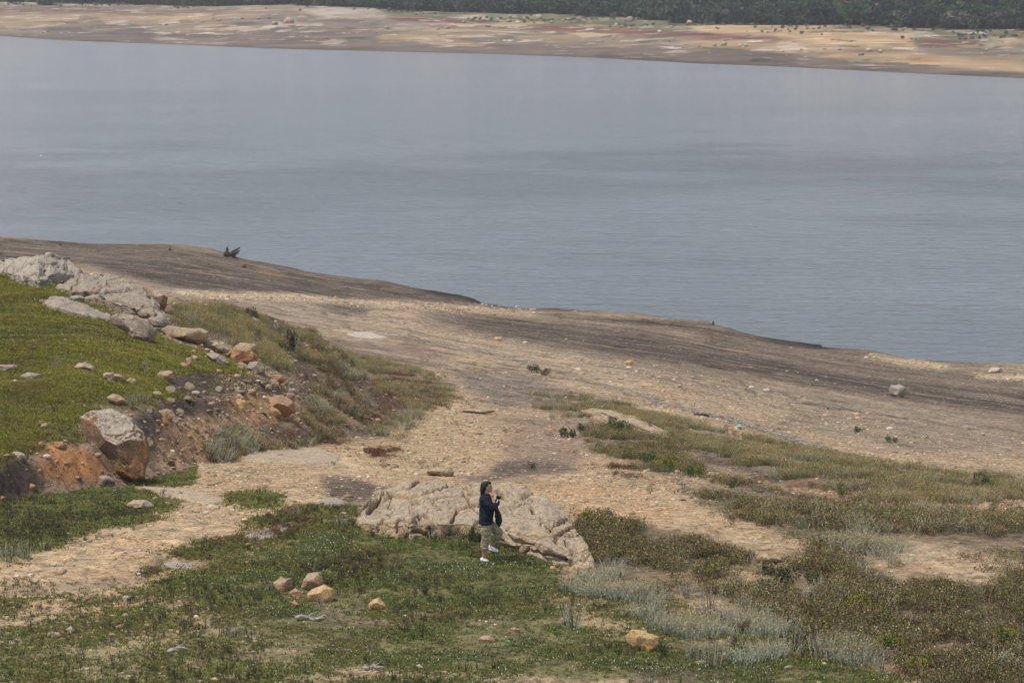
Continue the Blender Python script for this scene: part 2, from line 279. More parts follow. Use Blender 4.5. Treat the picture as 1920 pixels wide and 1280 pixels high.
zone([(370, 636), (500, 640), (560, 740), (520, 790), (440, 790), (420, 720)], None, 1, 8, gravel=1.6)
ZC, ZD = ZCg, ZDg

# ------------------------------------------------------------------ the ground, one sheet
cu = np.arange(-400, 2321, 2.6)
Ya = np.exp(np.linspace(math.log(42), math.log(400), 1250))
Yb = np.linspace(404, 790, 24)
Yc_ = np.exp(np.linspace(math.log(795), math.log(1750), 420))
Yd = np.exp(np.linspace(math.log(1760), math.log(8500), 60))
Yr = np.concatenate([Ya, Yb, Yc_, Yd]); NY = len(Yr); NU = len(cu)
def col_x(u, Y): return (u-960)/F*(Y*CP+12*SP)
UU, YY = np.meshgrid(cu, Yr)
XX = col_x(UU, YY)
shx, shy = zip(*SH); fsx, fsy = zip(*FS)
def plane_Y(v):        # distance at which the water plane shows at row v
    t = (v-640)/F; return H*(CP-t*SP)/(SP+t*CP)
Ysh = plane_Y(np.interp(UU, shx, shy)); Yfs = plane_Y(np.interp(UU, fsx, fsy))
_cs = np.arange(-700, 2621, 2.6); _y = plane_Y(np.interp(_cs, shx, shy)); _k = np.hanning(141); _k /= _k.sum(); _sm = np.convolve(np.pad(_y, 70, mode='edge'), _k, 'valid')
Yexact = Ysh; Ysm = np.interp(UU, _cs, _sm); _t = np.clip((YY/Ysm-.86)/.12, 0, 1); _t = _t*_t*(3-2*_t); Ysh = Ysm*(1-_t)+Yexact*_t
s = np.clip((YY-60)/(Ysh-60), -1, 3)
ex = np.interp(UU, [-400, 600, 1100, 1500, 1920, 2320], [1.12, 1.15, 1.2, 1.27, 1.33, 1.4])
Z = np.where(s < 0, 25.2, 25.2*np.power(np.clip(1-s, 0, 1), ex)) - np.clip(s-1, 0, 10)*8.0
Z = np.where((s > 1) & (YY < 780), np.maximum(Z, -4-0*Z), Z)
# small cut step at the water's edge
dsh = Ysh-YY
edge = .8*np.clip(fbm2(XX/14, YY/14, 2, 77)+.45, 0, 1)
Z += edge*np.clip(dsh/2.0, -1, 1)*(np.abs(dsh) < 60)*np.clip(1-np.abs(dsh)/60, 0, 1)
# far land
g = YY-Yfs
far = np.where(g < 0, np.maximum(-4, g*.05), np.minimum(g, 300)*.021 + np.clip(g-230, 0, 1e9)*0.0)
treeY = np.interp(UU, [-400, 0, 400, 640, 900, 1280, 1600, 1920, 2320], [1680, 1640, 1560, 1480, 1360, 1235, 1165, 1105, 1060])
far += np.clip(YY-treeY-10, 0, 700)*.17*np.clip((YY-treeY-10)/150, 0, 1)
farm = YY > 560
Z = np.where(farm, far, Z)
Z += np.where(farm & (g > 0), fbm2(XX/90, YY/60, 4, 5)*np.clip(g/60, 0, 1)*2.2, 0)
# relief
near = YY < 500
A = (XX-YY)*.7071; B = (XX+YY)*.7071
Zn = fbm2(XX/9, YY/9, 4, 1)*.30*np.clip((YY-50)/60, .25, 1) + fbm2(XX/1.3, YY/1.3, 3, 2)*.045
Zn += fbm2(A/20, B/2.2, 3, 3)*np.clip((YY-90)/80, 0, 1)*.22
Zn += fbm2(XX/.33, YY/.33, 2, 4)*.022*(YY < 130)
Z = np.where(near, Z+Zn*np.clip(dsh/12+.25, .12, 1), Z)
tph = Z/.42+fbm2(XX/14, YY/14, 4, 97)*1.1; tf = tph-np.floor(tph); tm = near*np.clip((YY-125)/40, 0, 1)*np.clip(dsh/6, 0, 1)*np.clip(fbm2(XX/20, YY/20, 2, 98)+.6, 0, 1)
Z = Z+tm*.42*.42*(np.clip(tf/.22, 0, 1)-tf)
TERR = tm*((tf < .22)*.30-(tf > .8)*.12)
# the hill on the left
hp = np.array([(-400, 60, 25.9), (0, 65, 25.75), (-400, 110, 25.6), (0, 103, 25.7), (150, 103, 25.75), (150, 80, 25.9), (320, 97, 25.2), (280, 73, 25.55), (350, 77, 25.1), (430, 81, 24.6), (430, 93, 24.35), (520, 88, 24.0), (500, 106, 23.5), (590, 100, 22.6), (400, 105, 24.2)])
def rbf(U, Yv):
    c = np.stack([hp[:, 0]/100, hp[:, 1]/10], 1); D = np.sqrt(((c[:, None]-c[None])**2).sum(-1))
    w = np.linalg.solve(D, hp[:, 2]-24.8); o = np.full(U.shape, 24.8)
    for (a, b), k in zip(c, w): o += k*np.sqrt((U/100-a)**2+(Yv/10-b)**2)
    return o
HB = [(-600, 57), (0, 65), (150, 68.5), (230, 71), (290, 73.5), (350, 77), (430, 81), (520, 88), (565, 95), (600, 102), (575, 108), (500, 108), (400, 107), (320, 100), (150, 105), (0, 106), (-600, 112)]
HBx = [(col_x(a, b), b) for a, b in HB]
sub = (YY < 160) & (UU < 900)
Xs, Ys_ = XX[sub], YY[sub]
Xw = Xs+fbm2(Xs/1.6, Ys_/1.6, 3, 21)*.7; Yw = Ys_+fbm2(Xs/1.6, Ys_/1.6, 3, 22)*.7
dist = np.full(Xs.shape, 1e9); ins = np.zeros(Xs.shape, bool)
for (xa, ya), (xb, yb) in zip(HBx, HBx[1:]+HBx[:1]):
    dx, dy = xb-xa, yb-ya; t = np.clip(((Xw-xa)*dx+(Yw-ya)*dy)/(dx*dx+dy*dy), 0, 1)
    dist = np.minimum(dist, np.hypot(Xw-xa-t*dx, Yw-ya-t*dy))
    cnd = ((ya <= Yw) != (yb <= Yw)); dyy = dy if abs(dy) > 1e-9 else 1e-9
    ins ^= cnd & (Xw < xa+(Yw-ya)/dyy*dx)
sdist = np.where(ins, dist, -dist)
top = rbf(UU[sub], Ys_) + fbm2(Xs/4, Ys_/4, 4, 30)*.16 + fbm2(Xs/.5, Ys_/.5, 2, 31)*.03
crest = np.interp(UU[sub], [-600, 0, 150, 320, 400, 500, 600], [108, 100, 99, 94, 100, 102, 98])
isback = Ys_ > crest
slope = np.where(isback, .75, np.interp(UU[sub], [100, 280, 400, 480, 580], [1.5, 1.2, .75, .55, .42]))
hz = top - np.clip(-sdist, 0, 50)*slope - np.where(isback, 0, .35)*np.exp(-np.clip(sdist, 0, 9)/.5)
hz += (fbm2(Xs/.7, Ys_/.7, 3, 33)*.16+fbm2(Xs/2.2, Ys_/2.2, 2, 34)*.25)*(sdist < .4)*np.clip(.4-sdist, 0, 1)
zb = Z[sub]; hm = hz > zb
Z[sub] = np.where(hm, hz, zb)
HILL = np.zeros(Z.shape, bool); HILL[sub] = hm
def bump(poly, h, blur):
    m = polymask(poly, blur); u_, v_, _ = project(XX, YY, Z)
    iu = np.clip(((u_-U0)/ST).astype(int), 0, ZW-1); iv = np.clip(((v_-V0)/ST).astype(int), 0, ZH-1)
    Z[:] += m[iv, iu]*h*(YY < 400)
bump([(1280, 850), (1340, 852), (1440, 885), (1620, 938), (1640, 950), (1540, 935), (1400, 900)], -.35, 8)
bump([(1050, 775), (1140, 772), (1230, 800), (1280, 825), (1240, 830), (1120, 790)], .25, 10)
bump([(690, 580), (750, 574), (790, 585), (800, 604), (770, 612), (700, 594)], .5, 6)
bump([(-100, 1120), (100, 1112), (220, 1100), (300, 1085), (230, 1080), (100, 1100), (-100, 1112)], -.12, 6)
Ug, Vg, ZCg_ = project(XX, YY, Z)
runmin = np.minimum.accumulate(np.where(np.isfinite(Vg), Vg, 1e9), axis=0)
VIS = Vg <= runmin+1e-6
def sample(layer, dlayer, U, V, X, Y):
    k = np.clip(Y/60, .7, 4)
    wu = fbm2(X/1.5, Y/1.5, 3, 51)*16*np.clip(60/Y, .15, 1)+fbm2(X/(6*k), Y/(6*k), 2, 52)*14
    wv = fbm2(X/1.5, Y/1.5, 3, 53)*6*np.clip(60/Y, .15, 1)+fbm2(X/(6*k), Y/(6*k), 2, 54)*6
    wu = wu+fbm2(X/.45, Y/.45, 2, 57)*9*np.clip(60/Y, .1, 1); wv = wv+fbm2(X/.5, Y/1.2, 3, 58)*6*np.clip(60/Y, .3, 1)
    fr = Y > 560
    wu = np.where(fr, fbm2(X/18, Y/30, 4, 55, .65)*26, wu); wv = np.where(fr, fbm2(X/18, Y/30, 4, 56, .65)*3.4*np.clip((Y-Yfs)/40, 0, 1), wv)
    iu = np.clip(((U+wu-U0)/ST).astype(int), 0, ZW-1); iv = np.clip(((V+wv-V0)/ST).astype(int), 0, ZH-1)
    return layer[iv, iu], {k_: d[iv, iu] for k_, d in dlayer.items()}
cg, dg = sample(ZC, ZD, Ug, Vg, XX, YY); ch, dh = sample(HC, HD, Ug, Vg, XX, YY)
COL = np.where(HILL[..., None], ch, cg); DEN = {k: np.where(HILL, dh[k], dg[k]) for k in DN}
hid = ~VIS & ~HILL & (YY < 400)
COL[hid] = COLS['flat']
for k in DN: DEN[k][~VIS] = 0
ff = (YY > 560) & (g > 12) & (YY < treeY+10)
for (a, b_, sd_, th_, cc_) in [(14, 22, 101, .28, (.50, .42, .33)), (20, 30, 102, .30, (.13, .11, .085)), (10, 16, 103, .34, (.10, .10, .06)), (22, 18, 104, .28, (.42, .29, .16)), (8, 10, 105, .36, (.55, .48, .40))]:
    mk = (np.clip((fbm2(XX/a, YY/b_, 4, sd_, .6)-th_)/.06, 0, 1)*ff*np.clip(.25+fbm2(XX/80, YY/60, 2, sd_+9)+np.clip(g/250, 0, .6), 0, 1))[..., None]*.85; COL = COL*(1-mk)+np.array(cc_)*mk
# mottling that belongs to the soil itself
mot = fbm2(XX/2.2, YY/2.2, 4, 61)*.18 + fbm2(A/9, B/.9, 3, 62)*.22*np.clip((YY-85)/60, 0, 1) + fbm2(XX/.35, YY/.35, 2, 63)*.12*(YY < 140)
motf = fbm2(XX/40, YY/22, 4, 64)*.30+fbm2(XX/60, YY/6, 2, 65)*.25
mot = np.where(YY > 560, motf+fbm2(XX/9, YY/14, 3, 69)*.28, mot+fbm2(XX/.8, YY/.9, 3, 70)*.34*np.clip((YY-80)/50, 0, 1)*(YY < 400))
COL = COL*(1+mot)[..., None]
stk = np.clip(fbm2(A/16, B/.75, 3, 66)*1.5-.1, 0, 1)*((YY > 110) & (YY < 420))*np.clip(dsh/14, 0, 1)*np.clip((YY-110)/40, 0, 1)
COL = COL*(1-stk[..., None]*.45)+np.array([.36, .28, .2])*stk[..., None]*.45
stk = np.clip(fbm2(A/11, B/.6, 3, 67)*1.6-.15, 0, 1)*((YY > 105) & (YY < 420))*np.clip((YY-105)/30, 0, 1)
COL *= (1-stk*.5)[..., None]
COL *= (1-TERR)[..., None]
wet = np.exp(-np.clip(Z, 0, 10)/.18)*((YY > 200) & (YY < 1500))
COL *= (1-.45*wet)[..., None]; wet2 = np.clip(1-(dsh-fbm2(A/9, B/2, 3, 88)*3-1.0)/3.0, 0, 1)*((YY > 200) & (YY < 420)); COL = COL*(1-.55*wet2)[..., None]
redm = np.clip(fbm2(XX/1.1, YY/1.1, 3, 68), 0, 1)*(DEN['gravel'] > .4)*(YY < 110)
COL = COL*(1-redm[..., None]*.35)+np.array([.42, .22, .10])*redm[..., None]*.35
COL[YY > 560] *= np.array([.84, .84, .86])
COL = np.clip(COL, .01, .9)

def new_mat(name):
    m = bpy.data.materials.new(name); m.use_nodes = True
    nt = m.node_tree; b = nt.nodes['Principled BSDF']; b.inputs['Roughness'].default_value = .9
    b.inputs['Specular IOR Level'].default_value = .25
    return m, nt, b
def N(nt, t, **k):
    n = nt.nodes.new(t)
    for a, v in k.items():
        if a in n.inputs.keys() if hasattr(n.inputs, 'keys') else False: n.inputs[a].default_value = v
        else: setattr(n, a, v)
    return n
def noise(nt, vec, sc, det=4, rough=.55):
    n = nt.nodes.new('ShaderNodeTexNoise'); n.inputs['Scale'].default_value = sc; n.inputs['Detail'].default_value = det; n.inputs['Roughness'].default_value = rough
    nt.links.new(vec, n.inputs['Vector']); return n.outputs['Fac']
def ramp(nt, fac, pts):
    r = nt.nodes.new('ShaderNodeValToRGB'); nt.links.new(fac, r.inputs[0])
    e = r.color_ramp.elements
    while len(e) < len(pts): e.new(.5)
    for x, (p, c) in zip(e, pts):
        x.position = p; x.color = (c, c, c, 1) if isinstance(c, (int, float)) else (*c, 1)
    return r.outputs[0]
def math_(nt, op, a, b=None, c=None):
    n = nt.nodes.new('ShaderNodeMath'); n.operation = op
    for i, q in enumerate((a, b, c)):
        if q is None: continue
        if isinstance(q, (int, float)): n.inputs[i].default_value = q
        else: nt.links.new(q, n.inputs[i])
    return n.outputs[0]
def mix(nt, fac, a, b, typ='MIX'):
    n = nt.nodes.new('ShaderNodeMix'); n.data_type = 'RGBA'; n.blend_type = typ
    for k_, q in ((0, fac), (6, a), (7, b)):
        s_ = n.inputs[k_]
        if isinstance(q, (int, float)): s_.default_value = q if k_ == 0 else (q, q, q, 1)
        elif isinstance(q, tuple): s_.default_value = (*q, 1)
        else: nt.links.new(q, s_)
    return n.outputs[2]
def bumpn(nt, b, h, strength=.5, dist=.05):
    n = nt.nodes.new('ShaderNodeBump'); n.inputs['Strength'].default_value = strength; n.inputs['Distance'].default_value = dist
    nt.links.new(h, n.inputs['Height']); nt.links.new(n.outputs[0], b.inputs['Normal'])

gm, nt, b = new_mat('soil')
tc = nt.nodes.new('ShaderNodeTexCoord').outputs['Object']
at = nt.nodes.new('ShaderNodeAttribute'); at.attribute_name = 'Col'
n1 = noise(nt, tc, 9, 5, .7); n2 = noise(nt, tc, 30, 3, .7); n3 = noise(nt, tc, 1.6, 4, .65)
f = math_(nt, 'ADD', math_(nt, 'MULTIPLY_ADD', n1, 1.0, .18), math_(nt, 'MULTIPLY', n2, .65))
n4 = noise(nt, tc, 3.6, 4, .7)
f = math_(nt, 'MULTIPLY', f, math_(nt, 'MULTIPLY_ADD', n3, .9, .55)); f = math_(nt, 'MULTIPLY', f, ramp(nt, n4, [(.34, .50), (.5, 1.0), (.68, 1.38)]))
vor = nt.nodes.new('ShaderNodeTexVoronoi'); vor.inputs['Scale'].default_value = 26; nt.links.new(tc, vor.inputs['Vector'])
sep = nt.nodes.new('ShaderNodeSeparateColor'); nt.links.new(vor.outputs['Color'], sep.inputs[0])
peb = ramp(nt, sep.outputs[0], [(0, .74), (.5, .97), (.85, 1.08), (1, 1.3)])
pc = mix(nt, at.outputs['Alpha'], 1.0, peb)
c = mix(nt, 1.0, at.outputs['Color'], f, 'MULTIPLY'); c = mix(nt, 1.0, c, pc, 'MULTIPLY')
nt.links.new(c, b.inputs['Base Color']); b.inputs['Roughness'].default_value = 1.0; b.inputs['Specular IOR Level'].default_value = .1
bumpn(nt, b, math_(nt, 'ADD', n1, math_(nt, 'MULTIPLY', vor.outputs['Distance'], -.35)), .6, .035)

idx = np.arange(NY*NU).reshape(NY, NU)
Q = np.stack([idx[:-1, :-1], idx[:-1, 1:], idx[1:, 1:], idx[1:, :-1]], -1).reshape(-1, 4)
V3 = np.stack([XX, YY, Z], -1).reshape(-1, 3)
c4 = np.concatenate([COL.reshape(-1, 3), np.clip(DEN['gravel'], 0, 1).reshape(-1, 1)*(YY.reshape(-1, 1) < 300)], 1)
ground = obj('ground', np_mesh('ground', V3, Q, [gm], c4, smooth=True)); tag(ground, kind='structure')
ground['label'] = 'eroded sloping lake shore of gravel, mud and grass'

def hit(u, v, maxY=430):
    j = int(np.clip(round((u-cu[0])/2.6), 0, NU-1)); colv = Vg[:, j]
    n = int(np.searchsorted(Yr, maxY)); start = 0 if maxY < 500 else int(np.searchsorted(Yr, 795))
    k = np.nonzero(colv[start:n] <= v)[0]
    i = start+(int(k[0]) if len(k) else n-start-1)
    if i > start:
        t = (colv[i-1]-v)/max(1e-9, colv[i-1]-colv[i]); t = min(max(t, 0), 1)
        zc = ZCg_[i-1, j]*(1-t)+ZCg_[i, j]*t
    else: zc = ZCg_[i, j]
    return zc
def hitp(u, v, maxY=430):
    zc = hit(u, v, maxY); return Vector(unproject(u, v, zc))
def zat(X, Y):
    X = np.atleast_1d(np.asarray(X, float)); Y = np.atleast_1d(np.asarray(Y, float))
    u = X/(Y*CP+12*SP)*F+960
    fj = np.clip((u-cu[0])/2.6, 0, NU-1.001); fi = np.clip(np.interp(Y, Yr, np.arange(NY)), 0, NY-1.001)
    i = fi.astype(int); j = fj.astype(int); a = fi-i; b_ = fj-j
    return Z[i, j]*(1-a)*(1-b_)+Z[i+1, j]*a*(1-b_)+Z[i, j+1]*(1-a)*b_+Z[i+1, j+1]*a*b_

# ------------------------------------------------------------------ water
wm, nt, b = new_mat('lake_water')
b.inputs['Base Color'].default_value = (.145, .178, .208, 1); b.inputs['Roughness'].default_value = .08; b.inputs['IOR'].default_value = 1.33; b.inputs['Specular IOR Level'].default_value = .5
tc = nt.nodes.new('ShaderNodeTexCoord').outputs['Object']
def mapped(nt, tc, sc, rot=0):
    m = nt.nodes.new('ShaderNodeMapping'); m.inputs['Scale'].default_value = sc; m.inputs['Rotation'].default_value = (0, 0, rot); nt.links.new(tc, m.inputs[0]); return m.outputs[0]
w1 = noise(nt, mapped(nt, tc, (.17, .42, 1), .2), 1, 3, .55)
w2 = noise(nt, mapped(nt, tc, (.42, 1.1, 1), .1), 1, 3, .6)
w3 = noise(nt, mapped(nt, tc, (2.2, 4.5, 1), .2), 1, 2, .6)
patch = ramp(nt, noise(nt, mapped(nt, tc, (.006, .014, 1), .1), 1, 4, .6), [(.35, .75), (.62, 1.0)])
hgt = math_(nt, 'ADD', math_(nt, 'MULTIPLY', w1, 1.05), math_(nt, 'ADD', math_(nt, 'MULTIPLY', w2, .62), math_(nt, 'MULTIPLY', w3, .14)))
sxy = nt.nodes.new('ShaderNodeSeparateXYZ'); nt.links.new(tc, sxy.inputs[0])
yn = math_(nt, 'ADD', sxy.outputs[1], math_(nt, 'MULTIPLY_ADD', noise(nt, mapped(nt, tc, (.012, .02, 1), .1), 1, 5, .65), 420, -210))
band = ramp(nt, math_(nt, 'DIVIDE', yn, 1000), [(.24, 1.0), (.38, .7), (.46, 1.35), (.53, .65), (.80, .45)])
hgt = math_(nt, 'MULTIPLY', math_(nt, 'MULTIPLY', hgt, patch), band)
bumpn(nt, b, hgt, 1.0, 1.1)
sx = 2500
water = obj('water', np_mesh('water', np.array([(-sx, 60, 0), (sx, 60, 0), (sx, 2500, 0), (-sx, 2500, 0)]), np.array([[0, 1, 2, 3]]), [wm])); tag(water, 'wind rippled grey blue lake', kind='structure')

# ------------------------------------------------------------------ materials of stone, wood, plants
def stone(name, base, second, grey=(.36, .33, .29), greyamt=.6, stain=(.30, .13, .045), stainamt=.3, sc=1.0):
    m, nt, b = new_mat(name)
    tc = nt.nodes.new('ShaderNodeTexCoord').outputs['Object']; geo = nt.nodes.new('ShaderNodeNewGeometry')
    sx = nt.nodes.new('ShaderNodeSeparateXYZ'); nt.links.new(geo.outputs['Normal'], sx.inputs[0])
    n1 = noise(nt, tc, 2.2*sc, 6, .65); n2 = noise(nt, tc, 9*sc, 5, .7); n3 = noise(nt, tc, 40*sc, 3, .7); n4 = noise(nt, tc, 1.1*sc, 3, .6)
    c = mix(nt, ramp(nt, n1, [(.38, 0), (.62, 1)]), base, second)
    c = mix(nt, math_(nt, 'MULTIPLY', ramp(nt, n4, [(.5, 0), (.66, 1)]), stainamt), c, stain)
    up = math_(nt, 'MULTIPLY', ramp(nt, math_(nt, 'ADD', sx.outputs[2], math_(nt, 'MULTIPLY_ADD', n2, .8, -.4)), [(.45, 0), (.75, 1)]), greyamt)
    c = mix(nt, up, c, grey)
    sp = ramp(nt, math_(nt, 'ADD', math_(nt, 'MULTIPLY', n2, .6), math_(nt, 'MULTIPLY', n3, .4)), [(.34, .38), (.48, .92), (.66, 1.3)])
    c = mix(nt, 1.0, c, sp, 'MULTIPLY')
    v = nt.nodes.new('ShaderNodeTexVoronoi'); v.feature = 'DISTANCE_TO_EDGE'; v.inputs['Scale'].default_value = 1.5*sc
    wv = nt.nodes.new('ShaderNodeVectorMath'); wv.operation = 'ADD'; nn = nt.nodes.new('ShaderNodeTexNoise'); nn.inputs['Scale'].default_value = 3*sc; nn.inputs['Detail'].default_value = 4
    nt.links.new(tc, nn.inputs['Vector'])
    nt.links.new(tc, wv.inputs[0]); nt.links.new(nn.outputs['Color'], wv.inputs[1]); nt.links.new(wv.outputs[0], v.inputs['Vector'])
    crack = ramp(nt, v.outputs['Distance'], [(0, 0), (.035, 1)])
    bumpn(nt, b, math_(nt, 'ADD', math_(nt, 'ADD', math_(nt, 'MULTIPLY', n2, 1.0), math_(nt, 'MULTIPLY', n3, .35)), math_(nt, 'MULTIPLY', crack, .5)), .8, .06/sc)
    nt.links.new(c, b.inputs['Base Color']); b.inputs['Roughness'].default_value = .95; b.inputs['Specular IOR Level'].default_value = .15
    return m
M_SAND = stone('sandstone', (.44, .315, .185), (.31, .235, .16), (.40, .345, .27), .5, (.34, .20, .10), .45)
M_TAN = stone('tan_stone', (.40, .275, .165), (.34, .215, .12), (.42, .34, .25), .6, (.34, .16, .07), .4, 3)
M_GREY = stone('grey_stone', (.30, .235, .175), (.22, .175, .13), (.38, .325, .26), .65, (.27, .17, .10), .25)
M_PALE = stone('pale_stone', (.50, .42, .32), (.42, .34, .25), (.52, .46, .38), .6, (.42, .27, .14), .25, 1.5)
M_ORANGE = stone('rusty_stone', (.36, .185, .09), (.29, .16, .09), (.44, .32, .22), .5, (.30, .09, .03), .4, 2)
M_BOULDER = stone('weathered_boulder_stone', (.25, .15, .085), (.20, .135, .09), (.40, .34, .27), .95, (.34, .15, .04), .6)
M_YELLOW = stone('yellow_stone', (.56, .38, .18), (.50, .30, .13), (.58, .44, .28), .4, (.40, .18, .06), .5, 3)
M_LICHEN = stone('lichen_white_stone', (.33, .28, .22), (.27, .225, .175), (.47, .425, .355), .5, (.30, .22, .14), .3, 2)

def attr_mat(name, rough=.85, trans=0.0, sp=.2):
    m, nt, b = new_mat(name); at = nt.nodes.new('ShaderNodeAttribute'); at.attribute_name = 'Col'
    tc = nt.nodes.new('ShaderNodeTexCoord').outputs['Object']
    f = ramp(nt, noise(nt, tc, 12, 2), [(.3, .8), (.7, 1.2)])
    nt.links.new(mix(nt, 1.0, at.outputs['Color'], f, 'MULTIPLY'), b.inputs['Base Color'])
    b.inputs['Roughness'].default_value = rough; b.inputs['Specular IOR Level'].default_value = sp
    return m
M_LEAF = attr_mat('foliage'); M_PEB = attr_mat('pebbles', .95)
def plain(name, col, rough=.9, sc=8, lo=.75, hi=1.2, bmp=.3, bd=.02):
    m, nt, b = new_mat(name); tc = nt.nodes.new('ShaderNodeTexCoord').outputs['Object']
    n = noise(nt, tc, sc, 4, .6)
    nt.links.new(mix(nt, 1.0, tuple(col), ramp(nt, n, [(.3, lo), (.7, hi)]), 'MULTIPLY'), b.inputs['Base Color'])
    b.inputs['Roughness'].default_value = rough; bumpn(nt, b, n, bmp, bd); return m

# ------------------------------------------------------------------ rocks
def ico(sub):
    bm = bmesh.new(); bmesh.ops.create_icosphere(bm, subdivisions=sub, radius=1)
    V = np.array([v.co[:] for v in bm.verts]); T = np.array([[v.index for v in f.verts] for f in bm.faces]); bm.free(); return V, T
ICO = {k: ico(k) for k in (1, 2, 3, 4, 5, 6)}
def rock_geo(poly, depth=.8, sub=4, cuts=14, rough=.06, seed=0, boxy=.0, dep0=None, sink=.8, maxY=430, terr=0.0):
    r = np.random.default_rng(seed+100)
    V, T = ICO[sub]; V = V.copy()
    u = np.array([p[0] for p in poly], float); v = np.array([p[1] for p in poly], float)
    cu_, cv_ = (u.min()+u.max())/2, (v.min()+v.max())/2
    ang = np.arctan2(-(v-cv_), u-cu_); rad = np.hypot(u-cu_, v-cv_); o = np.argsort(ang); ang = ang[o]; rad = rad[o]
    th = np.arctan2(V[:, 2], V[:, 0])
    # interpolate along chords of the outline (polar form of each straight side)
    a2 = np.concatenate([[ang[-1]-2*math.pi], ang, [ang[0]+2*math.pi]]); r2 = np.concatenate([[rad[-1]], rad, [rad[0]]])
    k = np.clip(np.searchsorted(a2, th)-1, 0, len(a2)-2); A0, A1, R0, R1 = a2[k], a2[k+1], r2[k], r2[k+1]
    den = R0*np.sin(th-A0)+R1*np.sin(A1-th); R = np.where(np.abs(den) > 1e-6, R0*R1*np.sin(A1-A0)/np.where(np.abs(den) > 1e-6, den, 1), R0)
    for _ in range(cuts):
        n = r.normal(size=3); n[1] = -abs(n[1])*1.1; n[2] += .25; n /= np.linalg.norm(n)
        off = r.uniform(.62, .93) if abs(n[1]) > .45 else r.uniform(.84, .97); d = V@n; V -= np.clip(d-off, 0, 1)[:, None]*n
    V *= (1+rough*fbm3(V, 1.6, 5, seed, .55)+rough*.35*(np.abs(fbm3(V, 3.5, 3, seed+7))-.3))[:, None]
    if terr: V[:, 2] += terr*np.sin(V[:, 2]*22+fbm3(V, 1.5, 2, seed)*3)*.02
    if sub >= 5:
        q = V+np.stack([fbm3(V, 1.5, 3, seed+1), fbm3(V, 1.5, 3, seed+2), fbm3(V, 1.5, 3, seed+3)], 1)*.3; asp = max(1.0, (u.max()-u.min())/max(1, v.max()-v.min()))
        q = q*np.array([asp, 1, 1]); rid = 1-np.abs(fbm3(q, 1.1, 3, seed+9)); V *= (1-np.clip(rid-.93, 0, 1)/.07*.055)[:, None]
        rid = 1-np.abs(fbm3(q, 2.6, 2, seed+19)); V *= (1-np.clip(rid-.92, 0, 1)/.08*.03)[:, None]; V *= (1+.05*fbm3(q, 3.5, 4, seed+29, .65))[:, None]
    lowh = V[:, 2] < 0; f_ = np.sqrt(np.clip(1-np.clip(-V[:, 2], 0, .97)**2, .05, 1)); V[:, 1] = np.where(lowh, np.clip(V[:, 1]/f_**.85, -1.1, 1.1), V[:, 1]); cv2 = np.where(V[:, 2] < -.55, 1+(-.55-V[:, 2])*.8, 1)
    zc0 = hit(cu_, v.max()-(v.max()-v.min())*.06, maxY) if dep0 is None else dep0
    mpp = zc0/F; Rw = (u.max()-u.min())/2*mpp*depth
    zc = zc0+Rw*sink+V[:, 1]*Rw
    P2 = np.stack(unproject(cu_+V[:, 0]*R, cv_-V[:, 2]*R*cv2, zc), 1)
    base = Vector(unproject(cu_, v.max(), zc0+Rw*sink))
    return P2, T, base
def rock(name, label, poly, mat, group=None, cat='rock', **k):
    P, T, base = rock_geo(poly, **k)
    me = np_mesh(name, P-np.array(base[:]), T, [mat], smooth=False)
    if k.get('sub', 4) >= 4: me.polygons.foreach_set('use_smooth', np.ones(len(T), dtype=bool))
    o = obj(name, me, loc=base); return tag(o, label, cat, group)
def bpoly(u0, v0, u1, v1, seed=0, n=9, jag=.16):
    r = np.random.default_rng(seed+5); cu_, cv_ = (u0+u1)/2, (v0+v1)/2; out = []
    for i in range(n):
        t = 2*math.pi*(i+r.uniform(-.25, .25))/n; c, s_ = math.cos(t), math.sin(t)
        k = (abs(c)**2.6+abs(s_)**2.6)**(-1/2.6)*(1-r.uniform(0, jag))
        out.append((cu_+(u1-u0)/2*c*k, cv_-(v1-v0)/2*s_*k))
    return out

